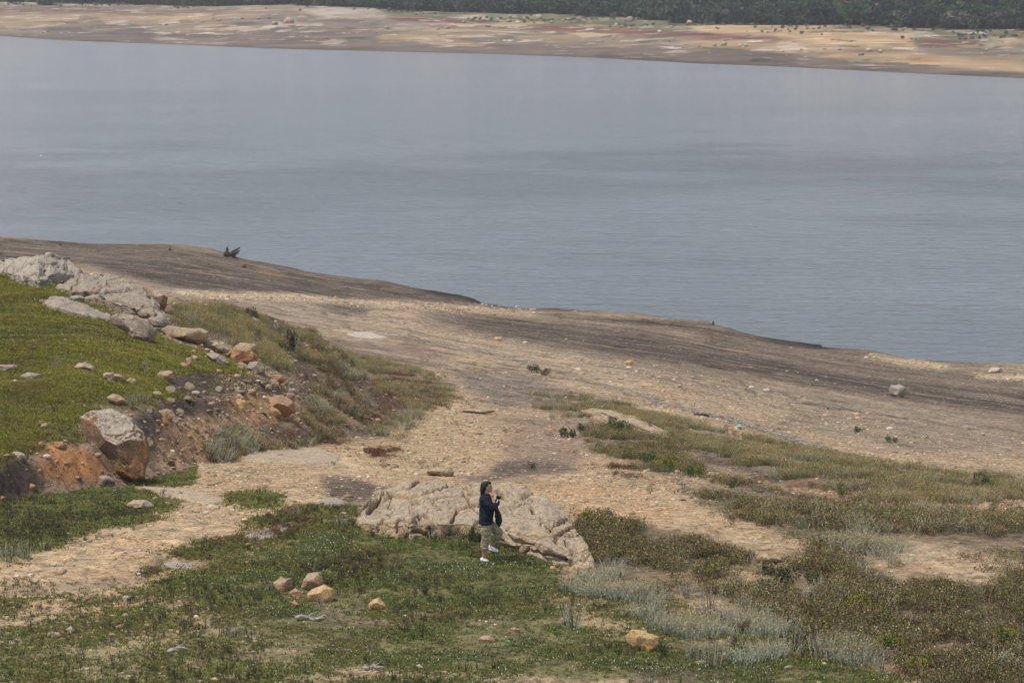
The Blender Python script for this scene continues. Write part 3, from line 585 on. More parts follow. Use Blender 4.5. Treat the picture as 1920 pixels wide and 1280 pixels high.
# central outcrop: lumps fused into one mass
def fused(name, label, lumps, mat, voxel=.035, amp=.05, cracks=()):
    bm = bmesh.new()
    Ps = []
    for i, (poly, dep, zoff, kw) in enumerate(lumps):
        base0 = hit((min(p[0] for p in poly)+max(p[0] for p in poly))/2, max(p[1] for p in poly)-4)+zoff
        P, T, _ = rock_geo(poly, depth=dep, sub=5, seed=40+i, dep0=base0, **kw)
        vs = [bm.verts.new(p) for p in P]
        for t in T: bm.faces.new([vs[k] for k in t])
    me = bpy.data.meshes.new(name); bm.to_mesh(me); bm.free()
    tmp = obj('tmp', me); md = tmp.modifiers.new('r', 'REMESH'); md.mode = 'VOXEL'; md.voxel_size = voxel
    dg_ = bpy.context.evaluated_depsgraph_get(); m2 = bpy.data.meshes.new_from_object(tmp.evaluated_get(dg_)); bpy.data.objects.remove(tmp)
    n = len(m2.vertices); co = np.empty(n*3, np.float32); m2.vertices.foreach_get('co', co); co = co.reshape(-1, 3).astype(float)
    nr = np.empty(n*3, np.float32); m2.vertices.foreach_get('normal', nr); nr = nr.reshape(-1, 3)
    q = co+np.stack([fbm3(co, 1.3, 3, 5), fbm3(co, 1.3, 3, 6), fbm3(co, 1.3, 3, 7)], 1)*.35
    d = fbm3(co, 1.1, 5, 3, .55)*amp*1.6
    rid = 1-np.abs(fbm3(q, .9, 3, 9)); d -= np.clip(rid-.93, 0, 1)/.07*amp*1.7
    rid = 1-np.abs(fbm3(q*np.array([1, 1, 2.5]), 1.5, 2, 15)); d -= np.clip(rid-.94, 0, 1)/.06*amp*.9
    tt = co[:, 2]*5.5+fbm3(co, .7, 2, 31)*3.0; d += (np.abs((tt % 1)-.5)*2)**3*amp*-.5
    co += nr*d[:, None]
    base = np.array([co[:, 0].mean(), co[:, 1].mean(), co[:, 2].min()]); co -= base
    m2.vertices.foreach_set('co', co.astype(np.float32).ravel()); m2.update()
    m2.polygons.foreach_set('use_smooth', np.ones(len(m2.polygons), dtype=bool)); m2.materials.clear(); m2.materials.append(mat)
    o = obj(name, m2, loc=Vector(base)); return tag(o, label, 'rock')
K = dict(cuts=8, rough=.05)
def worley(P, seed):
    ip = np.floor(P); f1 = np.full(len(P), 9.); f2 = np.full(len(P), 9.); cid = np.zeros(len(P))
    for i in (-1, 0, 1):
        for j in (-1, 0, 1):
            for k in (-1, 0, 1):
                c = ip+np.array([i, j, k]); pt = c+np.stack([_hash(c[:, 0], c[:, 1], c[:, 2], seed+s_) for s_ in (1, 2, 3)], 1)
                dd = np.sqrt(((P-pt)**2).sum(1)); h = _hash(c[:, 0], c[:, 1], c[:, 2], seed+9); n = dd < f1
                f2 = np.where(n, f1, np.minimum(f2, dd)); cid = np.where(n, h, cid); f1 = np.minimum(f1, dd)
    return f1, f2, cid
def drape_rock(label, poly, D, mat, p=1.7, amp=.10, seed=0, step=1.3, lip=.5, maxY=430, lump=1.0, q0=.3, blocks=1.0, joints=(), name='rock_outcrop'):
    """a mass of bedrock: steep front, broken top running back D metres, back side dropping into the ground"""
    P = np.array(poly, float); u0, u1 = P[:, 0].min(), P[:, 0].max(); us = np.arange(u0+.6, u1-.5, step); top_, bot_ = [], []
    for u in us:
        vs = []
        for (xa, ya), (xb, yb) in zip(poly, poly[1:]+poly[:1]):
            if (xa <= u) != (xb <= u): vs.append(ya+(u-xa)/(xb-xa)*(yb-ya))
        top_.append(min(vs)); bot_.append(max(vs))
    wob = fbm2(us/22, us*0+seed, 4, seed, .65); bot_ = np.array(bot_)+wob*3+1; top_ = np.array(top_)+fbm2(us/16, us*0+seed+5, 4, seed+3, .65)*2.2
    Yf = np.array([hit(u, v, maxY) for u, v in zip(us, bot_)]); kk = np.hanning(13); kk /= kk.sum(); Yf = np.convolve(np.pad(Yf, 6, mode='edge'), kk, 'valid')
    n = int(max(10, (bot_-top_).max()/1.1)); t = np.linspace(0, 1, n); ed = np.clip(np.minimum(us-u0, u1-us)/max(6, (u1-u0)*.12), .12, 1)**.6; hgt_ = np.clip((bot_-top_)/(bot_-top_).max(), .2, 1)
    rows = [np.stack(unproject(us, bot_+14, Yf+.05), 1)]
    for q in t: rows.append(np.stack(unproject(us, bot_+(top_-bot_)*q, Yf+D*ed*hgt_*(.06*q+max(0, (q-q0)/(1-q0))**p)), 1))
    last = rows[-1]; rows.append(last+np.array([0, .25, -lip*.35])); rows.append(last+np.array([0, .7, -lip-.8]))
    G = np.stack(rows); du = np.gradient(G, axis=1); dv_ = np.gradient(G, axis=0); nr = np.cross(du, dv_); nr /= np.linalg.norm(nr, axis=2)[..., None]+1e-9
    co = G.reshape(-1, 3); nr = nr.reshape(-1, 3); nr *= np.sign(nr[:, 2]-nr[:, 1]*.3)[:, None]
    q = co+np.stack([fbm3(co, 1.0, 3, 5+seed), fbm3(co, 1.0, 3, 6+seed), fbm3(co, 1.0, 3, 7+seed)], 1)*.4; sc = 1/lump
    d = fbm3(co, .55*sc, 3, 3+seed, .5)*amp*2.4 + fbm3(co, 1.8*sc, 4, 8+seed, .55)*amp*.35
    f1, f2, cid = worley(q*np.array([.75, .75, 1.3])*blocks/lump, seed); f2_, g2_, c2_ = worley(q*np.array([2.0, 2.0, 3.2])*blocks/lump, seed+3)
    d += (cid-.5)*amp*1.7+(c2_-.5)*amp*.3-np.clip(1-(f2-f1)/.10, 0, 1)**1.5*amp*2.0-np.clip(1-(g2_-f2_)/.10, 0, 1)**1.5*amp*.3
    for f_, w_, dep_ in ((.75, .03, 1.2), (3.6, .05, .35)):
        rid = 1-np.abs(fbm3(q*np.array([1, 1, 1.8]), f_*sc, 2, 9+seed+int(f_*10))); d -= np.clip(rid-(1-w_), 0, 1)/w_*amp*dep_
    gu, gv_, _ = project(G[..., 0], G[..., 1], G[..., 2]); gu = gu+fbm2(gu/9, gv_/9, 3, 5)*5; gv_ = gv_+fbm2(gu/9, gv_/9, 3, 6)*4; jd = np.full(gu.shape, 99.)
    for ln, wd in joints:
        for (xa, ya), (xb, yb) in zip(ln, ln[1:]):
            t_ = np.clip(((gu-xa)*(xb-xa)+(gv_-ya)*(yb-ya))/((xb-xa)**2+(yb-ya)**2), 0, 1); jd = np.minimum(jd, np.hypot(gu-xa-t_*(xb-xa), (gv_-ya-t_*(yb-ya))*1.3)/wd)
    d -= np.exp(-(jd/2.2)**2).ravel()*.26
    m = np.ones(G.shape[:2]); m[0] = 0; m[-1] = 0; m = m*ed[None]; co = co+nr*(d*m.ravel())[:, None]
    nr_, nc = G.shape[:2]; ix = np.arange(nr_*nc).reshape(nr_, nc); Q_ = np.stack([ix[:-1, :-1], ix[:-1, 1:], ix[1:, 1:], ix[1:, :-1]], -1).reshape(-1, 4)
    base = co.mean(0); base[2] = co[:, 2].min(); me = np_mesh(name, co-base, Q_, [mat], smooth=True); return tag(obj(name, me, loc=base), label, 'rock outcrop')
drape_rock('big cracked tan sandstone outcrop right behind the standing person', [(664, 985), (668, 962), (684, 940), (712, 924), (745, 915), (765, 898), (800, 893), (838, 899), (850, 910), (880, 907), (915, 905), (960, 914), (1000, 928), (1032, 944), (1062, 965), (1078, 990), (1090, 1003), (1104, 1020), (1112, 1045), (1120, 1074), (1090, 1072), (1050, 1062), (1010, 1046), (970, 1034), (935, 1022), (905, 1010), (860, 1004), (820, 1008), (770, 1012), (735, 1006), (700, 1000)], 3.8, M_SAND, 1.3, .075, 1, q0=.26, joints=[([(742, 1000), (744, 978), (758, 962), (785, 955), (806, 962), (810, 975), (803, 1000)], 1.0), ([(765, 920), (792, 900), (800, 893)], .9), ([(800, 925), (838, 915), (842, 905)], .9),
    ([(690, 955), (700, 940), (735, 928)], .8), ([(935, 925), (955, 945), (990, 950), (1000, 962)], .9), ([(955, 985), (985, 1000), (1040, 1000), (1075, 985)], 1.1), ([(985, 1040), (1000, 1018), (1012, 1005)], .9), ([(1000, 1034), (1050, 1046), (1105, 1042)], 1.1), ([(1062, 1010), (1075, 1030), (1070, 1044)], .8), ([(850, 975), (858, 950), (900, 940)], .8), ([(905, 1010), (915, 985), (900, 960), (880, 940), (870, 925)], .9)])


ROCKS = [  # name, label, polygon, material, options
 ('boulder', 'large round weathered boulder with orange underside on the bank edge', [(146, 780), (168, 768), (210, 768), (245, 783), (270, 812), (284, 850), (282, 902), (250, 903), (205, 885), (180, 865), (163, 838), (150, 806)], M_BOULDER, dict(depth=.85, sub=6, rough=.07, cuts=10)),
 ('rock', 'angular orange and cream stone, leftmost of the grass cluster', [(511, 1092), (527, 1079), (536, 1084), (546, 1083), (550, 1101), (536, 1110), (519, 1110)], M_TAN, dict(depth=.8)),
 ('rock', 'tallest brown block at the back of the stone cluster on grass', [(562, 1105), (569, 1086), (579, 1073), (600, 1071), (607, 1079), (608, 1098), (588, 1110), (564, 1108)], M_TAN, dict(depth=.7, sub=5, cuts=10)),
 ('rock', 'yellowish rounded block at the front right of the stone cluster', [(576, 1113), (583, 1103), (608, 1095), (625, 1103), (628, 1122), (622, 1132), (600, 1131), (577, 1126)], M_YELLOW, dict(depth=.7, sub=5, cuts=10)),
 ('rock', 'small brown stone in the middle of the grass cluster', [(541, 1111), (553, 1100), (565, 1109), (571, 1120), (557, 1122), (545, 1117)], M_TAN, dict(depth=.8)),
 ('rock', 'flat reddish stone lying in front of the grass cluster', [(540, 1127), (553, 1126), (568, 1136), (558, 1140), (545, 1135)], M_ORANGE, dict(depth=.8)),
 ('rock', 'pointed orange and white stone alone on the grass', [(690, 1133), (697, 1124), (712, 1118), (725, 1137), (719, 1146), (692, 1145)], M_YELLOW, dict(depth=.8, sub=5)),
 ('rock', 'large yellowish boulder beside grey plants at the lower right', [(1172, 1191), (1185, 1179), (1205, 1180), (1235, 1193), (1241, 1210), (1225, 1219), (1200, 1226), (1184, 1214), (1175, 1202)], M_YELLOW, dict(depth=.7, sub=5, cuts=12)),
 ('rock', 'low domed tan stone on grass below the person', [(896, 1197), (905, 1191), (918, 1190), (928, 1197), (932, 1205), (900, 1206)], M_TAN, dict(depth=.9)),
 ('rock', 'small brown stone right of the low domed stone on grass', [(956, 1177), (965, 1174), (975, 1179), (974, 1187), (958, 1186)], M_TAN, {}),
 ('rock', 'small cream stone near the bottom gravel strip', [(779, 1246), (787, 1244), (795, 1251), (787, 1254)], M_PALE, {}),
 ('rock', 'tan stone half hidden by a tall grey plant', bpoly(1046, 1155, 1072, 1172, 3), M_TAN, {}),
 ('rock', 'small pale stone beside the large yellowish boulder', bpoly(1236, 1204, 1252, 1220, 4), M_TAN, {}),
 ('rock', 'smooth flat pale stone beside low scrub right of the outcrop', [(1413, 1049), (1422, 1040), (1440, 1037), (1460, 1043), (1468, 1052), (1450, 1058), (1425, 1056)], M_SAND, dict(depth=.7)),
 ('boulder', 'pale grey tilted boulder alone on the mud flat', [(1665, 731), (1670, 722), (1686, 719), (1699, 728), (1700, 740), (1690, 745), (1675, 743), (1666, 739)], M_LICHEN, dict(depth=.7, sub=5, sink=.3)),
 ('boulder', 'rounded cream boulder at the water edge on the right', [(1852, 696), (1858, 689), (1868, 687), (1879, 691), (1881, 699), (1866, 702), (1854, 700)], M_PALE, dict(depth=.8, sub=5)),
 ('rock', 'cream stone by the dark soil channel, left of two', bpoly(1323, 883, 1350, 899, 7), M_SAND, {}),
 ('rock', 'cream stone by the dark soil channel, right of two', bpoly(1368, 891, 1387, 903, 8), M_PALE, {}),
 ('rock', 'yellowish stone alone on pebbles above the shrubs', bpoly(1172, 674, 1189, 686, 9), M_YELLOW, {}),
 ('rock', 'yellowish stone on the pale gravel ribbon', bpoly(925, 631, 942, 640, 10), M_YELLOW, {}),
 ('rock', 'orange stone at the start of the dark mud band', bpoly(919, 585, 930, 593, 11), M_TAN, {}),
 ('rock', 'pale flat rock on gravel just above the outcrop', [(798, 884), (812, 877), (835, 877), (852, 884), (850, 893), (820, 894), (804, 892)], M_SAND, dict(depth=.9, sub=4)),
 ('rock', 'white stone beside the dark puddle of soil', bpoly(704, 911, 720, 922, 13), M_LICHEN, {}),
 ('rock', 'tan angular stone under the large boulder foot', [(162, 885), (180, 878), (205, 892), (222, 906), (205, 912), (172, 908)], M_GREY, dict(depth=.9)),
 ('rock', 'flat buff slab of stone in the lower left grass', [(236, 946), (250, 936), (275, 936), (292, 948), (280, 957), (245, 956)], M_SAND, dict(depth=1.1)),
 ('rock', 'orange stone at the foot of the dark bank', bpoly(49, 904, 68, 920, 17), M_ORANGE, {}),
 ('rock', 'orange stone at the left frame edge below the dark bank', bpoly(-6, 928, 11, 944, 18), M_ORANGE, {}),
 ('rock', 'rust brown stone left of the big boulder', bpoly(98, 826, 122, 845, 19), M_ORANGE, {}),
 ('rock', 'dark red stone further left of the big boulder', bpoly(70, 826, 84, 841, 20), M_ORANGE, {}),
 ('rock', 'pale flat stone on the bank edge left of the rusty stones', bpoly(20, 845, 48, 862, 21), M_PALE, {}),
 ('rock', 'grey stone on green hill near the left frame edge', bpoly(36, 697, 80, 715, 22), M_GREY, dict(sub=5)),
 ('rock', 'long low grey rock on the hill at the left frame edge', bpoly(-20, 682, 38, 698, 23), M_GREY, {}),
 ('rock', 'domed pale rock on the green slope', [(135, 690), (147, 680), (162, 678), (177, 688), (176, 697), (150, 697)], M_SAND, dict(sub=5)),
 ('rock', 'tan stone right of the domed rock on the slope', bpoly(192, 697, 216, 714, 24), M_SAND, {}),
 ('rock', 'long buff stone on the slope edge above the brown bank', bpoly(206, 700, 234, 717, 25), M_SAND, {}),
 ('rock', 'small buff stone near the slope edge', bpoly(236, 708, 256, 722, 26), M_SAND, {}),
 ('rock', 'orange brown stone above the big boulder', [(198, 745), (212, 737), (228, 742), (246, 757), (236, 762), (206, 754)], M_TAN, {}),
 ('rock', 'brown block at the left end of the dark soil patch', bpoly(293, 693, 329, 718, 28), M_TAN, dict(sub=5)),
 ('rock', 'upright narrow tan stone in the dark soil patch', [(348, 672), (359, 668), (362, 690), (350, 692)], M_TAN, {}),
 ('rock', 'orange stone below the dark soil patch', bpoly(282, 732, 306, 746, 30), M_TAN, {}),
 ('rock', 'brown stone on the bank above the rubble', bpoly(292, 765, 330, 790, 31), M_TAN, dict(sub=5)),
 ('rock', 'pale grey block on the dark soil rim', bpoly(358, 731, 377, 745, 32), M_LICHEN, {}),
 ('rock', 'large orange block in the rubble at the hill foot', [(475, 760), (500, 745), (530, 738), (552, 752), (556, 772), (540, 780), (500, 782), (480, 776)], M_ORANGE, dict(sub=5, depth=.8)),
 ('rock', 'yellow orange stone in front of the large orange block', bpoly(437, 746, 464, 770, 34), M_YELLOW, {}),
 ('rock', 'triangular orange stone among hill foot rubble', [(495, 772), (505, 757), (524, 768), (530, 778), (500, 780)], M_YELLOW, {}),
 ('rock', 'brown block right of the orange rubble', bpoly(528, 735, 556, 756, 36), M_GREY, {}),
 ('rock', 'orange tilted block below the dry grass hump', bpoly(500, 700, 537, 720, 37), M_ORANGE, {}),
 ('rock', 'orange slab leaning on the brown rocks of the slope', [(425, 668), (440, 652), (465, 650), (485, 670), (480, 685), (450, 682), (430, 680)], M_ORANGE, dict(sub=5)),
 ('rock', 'cream topped block above the orange slab', [(438, 650), (450, 641), (480, 645), (482, 655), (468, 665), (445, 660)], M_SAND, {}),
 ('rock', 'rounded grey brown rock right of the orange slab', [(459, 692), (468, 678), (485, 676), (498, 690), (496, 702), (470, 700)], M_GREY, dict(sub=5)),
 ('rock', 'long tan rock left of the orange slab', [(378, 640), (395, 637), (420, 645), (432, 655), (425, 664), (400, 655), (382, 650)], M_SAND, dict(sub=5)),
 ('rock', 'brown flat rock below the long tan rock', [(385, 665), (398, 657), (420, 668), (432, 682), (420, 686), (396, 676)], M_GREY, dict(sub=5)),
 ('boulder', 'pale brown long block under the ridge outcrop', [(302, 618), (315, 609), (350, 614), (378, 614), (393, 622), (392, 643), (372, 646), (345, 636), (310, 630)], M_SAND, dict(sub=5, depth=.5)),
 ('boulder', 'grey fissured boulder on the green slope edge', [(205, 594), (218, 586), (245, 588), (275, 598), (293, 620), (290, 642), (262, 640), (235, 622), (208, 608)], M_GREY, dict(sub=5, depth=.6, cuts=18)),
 ('boulder', 'brown cube shaped boulder at the end of the ridge rocks', [(274, 562), (284, 541), (300, 544), (315, 558), (313, 575), (298, 586), (280, 576)], M_BOULDER, dict(sub=5, depth=.8, cuts=16)),
 ('rock', 'white lichen stone under the grey humped rock', bpoly(128, 553, 160, 566, 51), M_LICHEN, {}),
 ('rock', 'second white lichen stone under the humped rock, further right', bpoly(158, 552, 196, 568, 52), M_LICHEN, {}),
 ('rock', 'brown stone standing up behind the dry grass hump', [(466, 612), (474, 594), (488, 600), (492, 612), (478, 616)], M_GREY, {}),
 ('rock', 'pale stone at the right foot of the dark slope', bpoly(582, 700, 596, 710, 55), M_LICHEN, {}),
 ('rock', 'small stone beside the lower left gravel track', bpoly(64, 1127, 80, 1143, 57), M_TAN, {}),
 ('rock', 'small orange stone just right of the one by the gravel track', bpoly(87, 1121, 98, 1132, 58), M_ORANGE, {}),
 ('rock', 'pale wedge stone in the stony grass at lower left', [(122, 1180), (133, 1172), (143, 1183), (130, 1188)], M_PALE, {}),
 ('rock', 'tan stone left of the pale wedge stone', bpoly(88, 1182, 116, 1198, 60), M_SAND, {}),
 ('rock', 'pale stone lying at the track edge in the lower left', bpoly(228, 1115, 244, 1127, 61), M_PALE, {}),
 ('rock', 'pale stone cluster member beside dark stalks at lower left', bpoly(268, 1168, 282, 1178, 62), M_SAND, {}),
 ('rock', 'long pale stone on tan gravel right of centre', [(860, 769), (885, 766), (935, 768), (930, 774), (880, 776)], M_SAND, dict(depth=.6)),
 ('rock', 'small brown stone at the base of the outcrop front', bpoly(1076, 1032, 1092, 1046, 66), M_SAND, {}),
 ('rock', 'orange stone on the grass right of the walking shoes', bpoly(1030, 1060, 1042, 1068, 67), M_YELLOW, {}),
]
for i, (nm, lab, poly, mat, kw) in enumerate(ROCKS):
    k2 = dict(sub=4, seed=i*7+3, depth=.8); k2.update(kw)
    rock(nm, lab, poly, mat, cat='boulder' if nm == 'boulder' else ('rock outcrop' if nm == 'rock_outcrop' else 'rock'), **k2)

def chord(th, ang, rad):
    th = (th+math.pi) % (2*math.pi)-math.pi
    a2 = np.concatenate([[ang[-1]-2*math.pi], ang, [ang[0]+2*math.pi]]); r2 = np.concatenate([[rad[-1]], rad, [rad[0]]])
    k = np.clip(np.searchsorted(a2, th)-1, 0, len(a2)-2); A0, A1, R0, R1 = a2[k], a2[k+1], r2[k], r2[k+1]
    den = R0*np.sin(th-A0)+R1*np.sin(A1-th); return np.where(np.abs(den) > 1e-6, R0*R1*np.sin(A1-A0)/np.where(np.abs(den) > 1e-6, den, 1), R0)
drape_rock('low grey rock shelf sunk in the green slope', [(70, 563), (90, 555), (120, 557), (165, 570), (205, 588), (209, 606), (180, 603), (130, 591), (85, 580)], 2.2, M_GREY, 1.3, .055, 2, 1.0, .3)
drape_rock('long sloping brown rock face descending the ridge', [(165, 540), (200, 513), (250, 527), (290, 552), (312, 585), (324, 612), (300, 622), (270, 604), (235, 590), (190, 575)], 3.0, M_GREY, 1.2, .08, 3, 1.0, .5)
drape_rock('grey humped rock on the ridge beside the pale outcrop', [(100, 540), (112, 525), (150, 512), (200, 512), (230, 528), (236, 556), (180, 558), (130, 556)], 2.6, M_GREY, 1.3, .07, 4, 1.0, .5)
drape_rock('bright pale rock outcrop on the ridge at upper left', [(-120, 500), (-40, 484), (30, 481), (60, 484), (90, 478), (125, 482), (142, 496), (160, 512), (150, 522), (100, 532), (70, 542), (40, 532), (0, 516), (-120, 520)], 3.5, M_LICHEN, 1.2, .09, 5, 1.0, .6)
# flat bedrock slabs lying flush in the ground
def slab(label, poly, mat, h=.07, seed=0):
    P = np.array(poly, float); c = P.mean(0); nr_, na = 14, 72
    ang = np.linspace(0, 2*math.pi, na, endpoint=False)
    pa = np.arctan2(P[:, 1]-c[1], P[:, 0]-c[0]); pr = np.hypot(P[:, 0]-c[0], P[:, 1]-c[1]); o = np.argsort(pa); pa = pa[o]; pr = pr[o]
    R = chord(ang, pa, pr)
    R = R*(1+.14*fbm2(np.cos(ang)*4+seed, np.sin(ang)*4, 4, seed, .7))
    V = [hitp(*c)]; V[0].z += h
    for k in range(1, nr_+1):
        t = k/nr_; hh = h*(1-t**5) - (.25 if k == nr_ else 0)
        for a, r_ in zip(ang, R):
            q = hitp(c[0]+math.cos(a)*r_*min(t, .999), c[1]+math.sin(a)*r_*min(t, .999)); q.z += hh; V.append(q)
    V = np.array([v[:] for v in V]); V[:, 2] += fbm2(V[:, 0]/.6, V[:, 1]/.6, 3, seed)*h*.4
    T = [[0, 1+i, 1+(i+1) % na] for i in range(na)]
    for k in range(nr_-1):
        for i in range(na):
            a, b_ = 1+k*na+i, 1+k*na+(i+1) % na; c_, d_ = a+na, b_+na; T += [[a, c_, d_], [a, d_, b_]]
    base = V[0].copy(); me = np_mesh('rock_slab', V-base, np.array(T), [mat], smooth=True)
    tag(obj('rock_slab', me, loc=base), label, 'rock slab')
M_SLAB = stone('slab_stone', (.44, .34, .23), (.40, .30, .20), (.45, .36, .26), .5, (.36, .24, .14), .25, 1)
M_SLAB2 = stone('grey_slab_stone', (.34, .28, .22), (.28, .23, .19), (.40, .35, .29), .5, (.24, .17, .12), .3, 2)
slab('broad flat buff bedrock slab on the gravel right of the bank', [(425, 848), (440, 836), (500, 836), (600, 840), (665, 858), (640, 868), (560, 872), (450, 866)], M_SLAB, .05, 1)
slab('long pale flat slab at the foot of the big boulder', [(250, 912), (300, 914), (370, 920), (430, 938), (425, 947), (370, 944), (300, 932)], M_SLAB, .07, 2)
slab('grey wet looking slab beside the gravel track', [(450, 1008), (500, 990), (555, 975), (560, 984), (520, 1008), (470, 1018)], M_SLAB2, .05, 3)
slab('smooth tan rock ridge running down between the shrubs', [(1058, 774), (1090, 768), (1140, 770), (1190, 784), (1235, 805), (1278, 828), (1255, 832), (1200, 812), (1150, 792), (1100, 782)], M_SLAB, .22, 9)
slab('small pale slab at the grass edge on the left', [(300, 1055), (330, 1052), (365, 1058), (362, 1068), (325, 1068)], M_SLAB2, .05, 4)
slab('pale slab at the edge of the dark soil puddle', [(598, 938), (630, 934), (660, 944), (640, 950), (604, 948)], M_SLAB2, .06, 5)
slab('pale flat rock beyond the low plants near the debris line', [(640, 622), (690, 622), (735, 634), (700, 636), (655, 630)], M_PALE, .08, 6)

# small countable stones on the grass and gravel
SM = []
r = np.random.default_rng(5)
for (poly_u, poly_v, n, s0, s1) in [((640, 1150), (1100, 1240), 26, 6, 13), ((420, 760), (1100, 1260), 30, 5, 11), ((60, 420), (1130, 1230), 34, 7, 18), ((0, 260), (560, 730), 14, 6, 12), ((290, 570), (650, 800), 60, 9, 26), ((280, 440), (770, 880), 40, 8, 22), ((60, 420), (790, 900), 34, 8, 20), ((1270, 1700), (880, 960), 26, 7, 15), ((430, 1800), (560, 700), 30, 4, 9), ((1150, 1700), (1100, 1270), 16, 7, 14), ((940, 1140), (1030, 1110), 14, 6, 12), ((1500, 1900), (690, 850), 20, 4, 9)]:
    for _ in range(n): SM.append((r.uniform(*poly_u), r.uniform(*poly_v), r.uniform(s0, s1)))
PROT = []
for i in range(8):
    V, T = ICO[3]; V = V.copy(); rr = np.random.default_rng(i+900)
    for _ in range(11):
        n = rr.normal(size=3); n /= np.linalg.norm(n); d = V@n; V -= np.clip(d-rr.uniform(.42, .8), 0, 1)[:, None]*n
    V *= np.array([1, rr.uniform(.55, .95), rr.uniform(.5, .9)])*1.2*(1+.06*fbm3(V, 2, 3, i))[:, None]
    PROT.append(np_mesh('stone', V, T, [[M_TAN, M_SAND, M_GREY, M_ORANGE, M_TAN, M_SAND, M_BOULDER, M_TAN][i]]))
for i, (u, v, w) in enumerate(SM):
    p = hitp(u, v)
    if 665 < u < 1120 and 895 < v < 1080: continue
    o = obj('stone', PROT[int(r.integers(8))], loc=p+Vector((0, 0, w/2*p.y/F*.02))); sc = w/2*p.y/F; o.scale = (sc, sc, sc); o.rotation_euler = (r.uniform(-.3, .3), r.uniform(-.3, .3), r.uniform(0, 6.3))
    where = ('the grassy foreground' if v > 1100 and u < 1150 else 'the eroded left bank' if u < 600 and v < 930 else 'the open shore')
    tag(o, 'small loose stone scattered on '+where, 'stone', 'small loose stones on '+where)
# far shore boulders
FB = [(250, 44, 6), (225, 27, 7), (205, 20, 6), (150, 34, 5), (300, 48, 10), (312, 48, 8), (400, 36, 8), (412, 39, 8), (440, 40, 7), (455, 36, 8), (485, 36, 9), (504, 35, 8), (380, 42, 9), (515, 47, 16), (540, 44, 26), (548, 50, 10), (560, 51, 10),
      (870, 44, 10), (885, 45, 8), (915, 51, 12), (850, 49, 12), (840, 54, 10), (820, 56, 10), (955, 42, 14), (970, 44, 12), (1010, 36, 18), (1035, 43, 10), (1055, 41, 12), (1067, 38, 10), (1115, 31, 22), (1155, 48, 12), (1180, 40, 22), (1195, 37, 14), (1165, 52, 10), (1215, 34, 12), (1226, 44, 8), (1237, 62, 14), (1200, 60, 8), (1180, 55, 9), (1260, 52, 10), (1188, 86, 8), (1255, 78, 7), (1292, 46, 18), (1345, 40, 14), (1375, 43, 12), (1320, 44, 8),
      (1355, 86, 18), (1340, 87, 10), (1387, 86, 10), (1398, 87, 12), (1310, 88, 8), (1503, 94, 8), (1545, 93, 9), (1575, 94, 8), (1540, 101, 9), (1614, 104, 14), (1630, 97, 18), (1650, 99, 14), (1468, 98, 7), (1476, 105, 6), (1510, 108, 6), (1697, 55, 8), (1595, 79, 10), (1850, 95, 9), (1841, 102, 6), (730, 18, 10), (795, 16, 10), (780, 28, 9), (865, 62, 6), (707, 62, 6), (725, 54, 12), (1350, 105, 5), (1330, 100, 5), (1150, 75, 6), (90, 60, 9), (80, 62, 6)]
FP = []
for i, mt in enumerate([M_PALE, M_LICHEN, M_SAND, M_GREY]):
    V, T = ICO[3]; V = V.copy(); rr = np.random.default_rng(i+950)
    for _ in range(10):
        n = rr.normal(size=3); n /= np.linalg.norm(n); d = V@n; V -= np.clip(d-rr.uniform(.55, .9), 0, 1)[:, None]*n
    FP.append(np_mesh('boulder', V*np.array([1, .9, .62]), T, [mt]))
for i, (u, v, w) in enumerate(FB):
    p = hitp(u, v, 1740); sc = w/2*p.y/F
    o = obj('boulder', FP[i % 4], loc=p+Vector((0, 0, sc*.3))); o.scale = (sc, sc*.9, sc*r.uniform(.75, 1.1)); o.rotation_euler = (r.uniform(-.2, .2), r.uniform(-.2, .2), r.uniform(0, 6.3))
    w_ = 'left' if u < 640 else 'middle' if u < 1280 else 'right'
    tag(o, 'pale boulder strewn on the %s part of the far shore' % w_, 'boulder', 'boulders on the %s part of the far shore' % w_)

# ------------------------------------------------------------------ scatter machinery
cellA = np.abs(np.gradient(XX, axis=1)*np.gradient(YY, axis=0))
SLF = np.sqrt(1+np.clip((np.gradient(Z, axis=0)/np.gradient(YY, axis=0))**2, 0, 9))*1.0
def scatter(den, n, jit=1.0, maxY=400, falloff=None, mg=60):
    w = den*cellA*SLF*VIS*(YY < maxY)*(Vg < 1280+mg*2)*(Ug > -mg)*(Ug < 1920+mg)
    if falloff: w = w*np.clip(falloff/YY, 0, 1)**2
    c = np.cumsum(w.ravel()); k = np.searchsorted(c, rng.random(n)*c[-1]); k = np.clip(k, 0, NY*NU-1)
    i, j = np.divmod(k, NU)
    fi = np.clip(i+rng.random(n)-.5, 0, NY-1.001); uj = cu[j]+(rng.random(n)-.5)*2.6
    Y = np.interp(fi, np.arange(NY), Yr); X = col_x(uj, Y)
    return X, Y, zat(X, Y), np.clip(k, 0, NY*NU-1)
def avoid(X, Y, Zz, polys):
    u, v, _ = project(X, Y, Zz); ok = np.ones(len(X), bool)
    for P in polys:
        m = polymask(P, 0); ok &= m[np.clip(((v-V0)/ST).astype(int), 0, ZH-1), np.clip(((u-U0)/ST).astype(int), 0, ZW-1)] < .5
    return ok
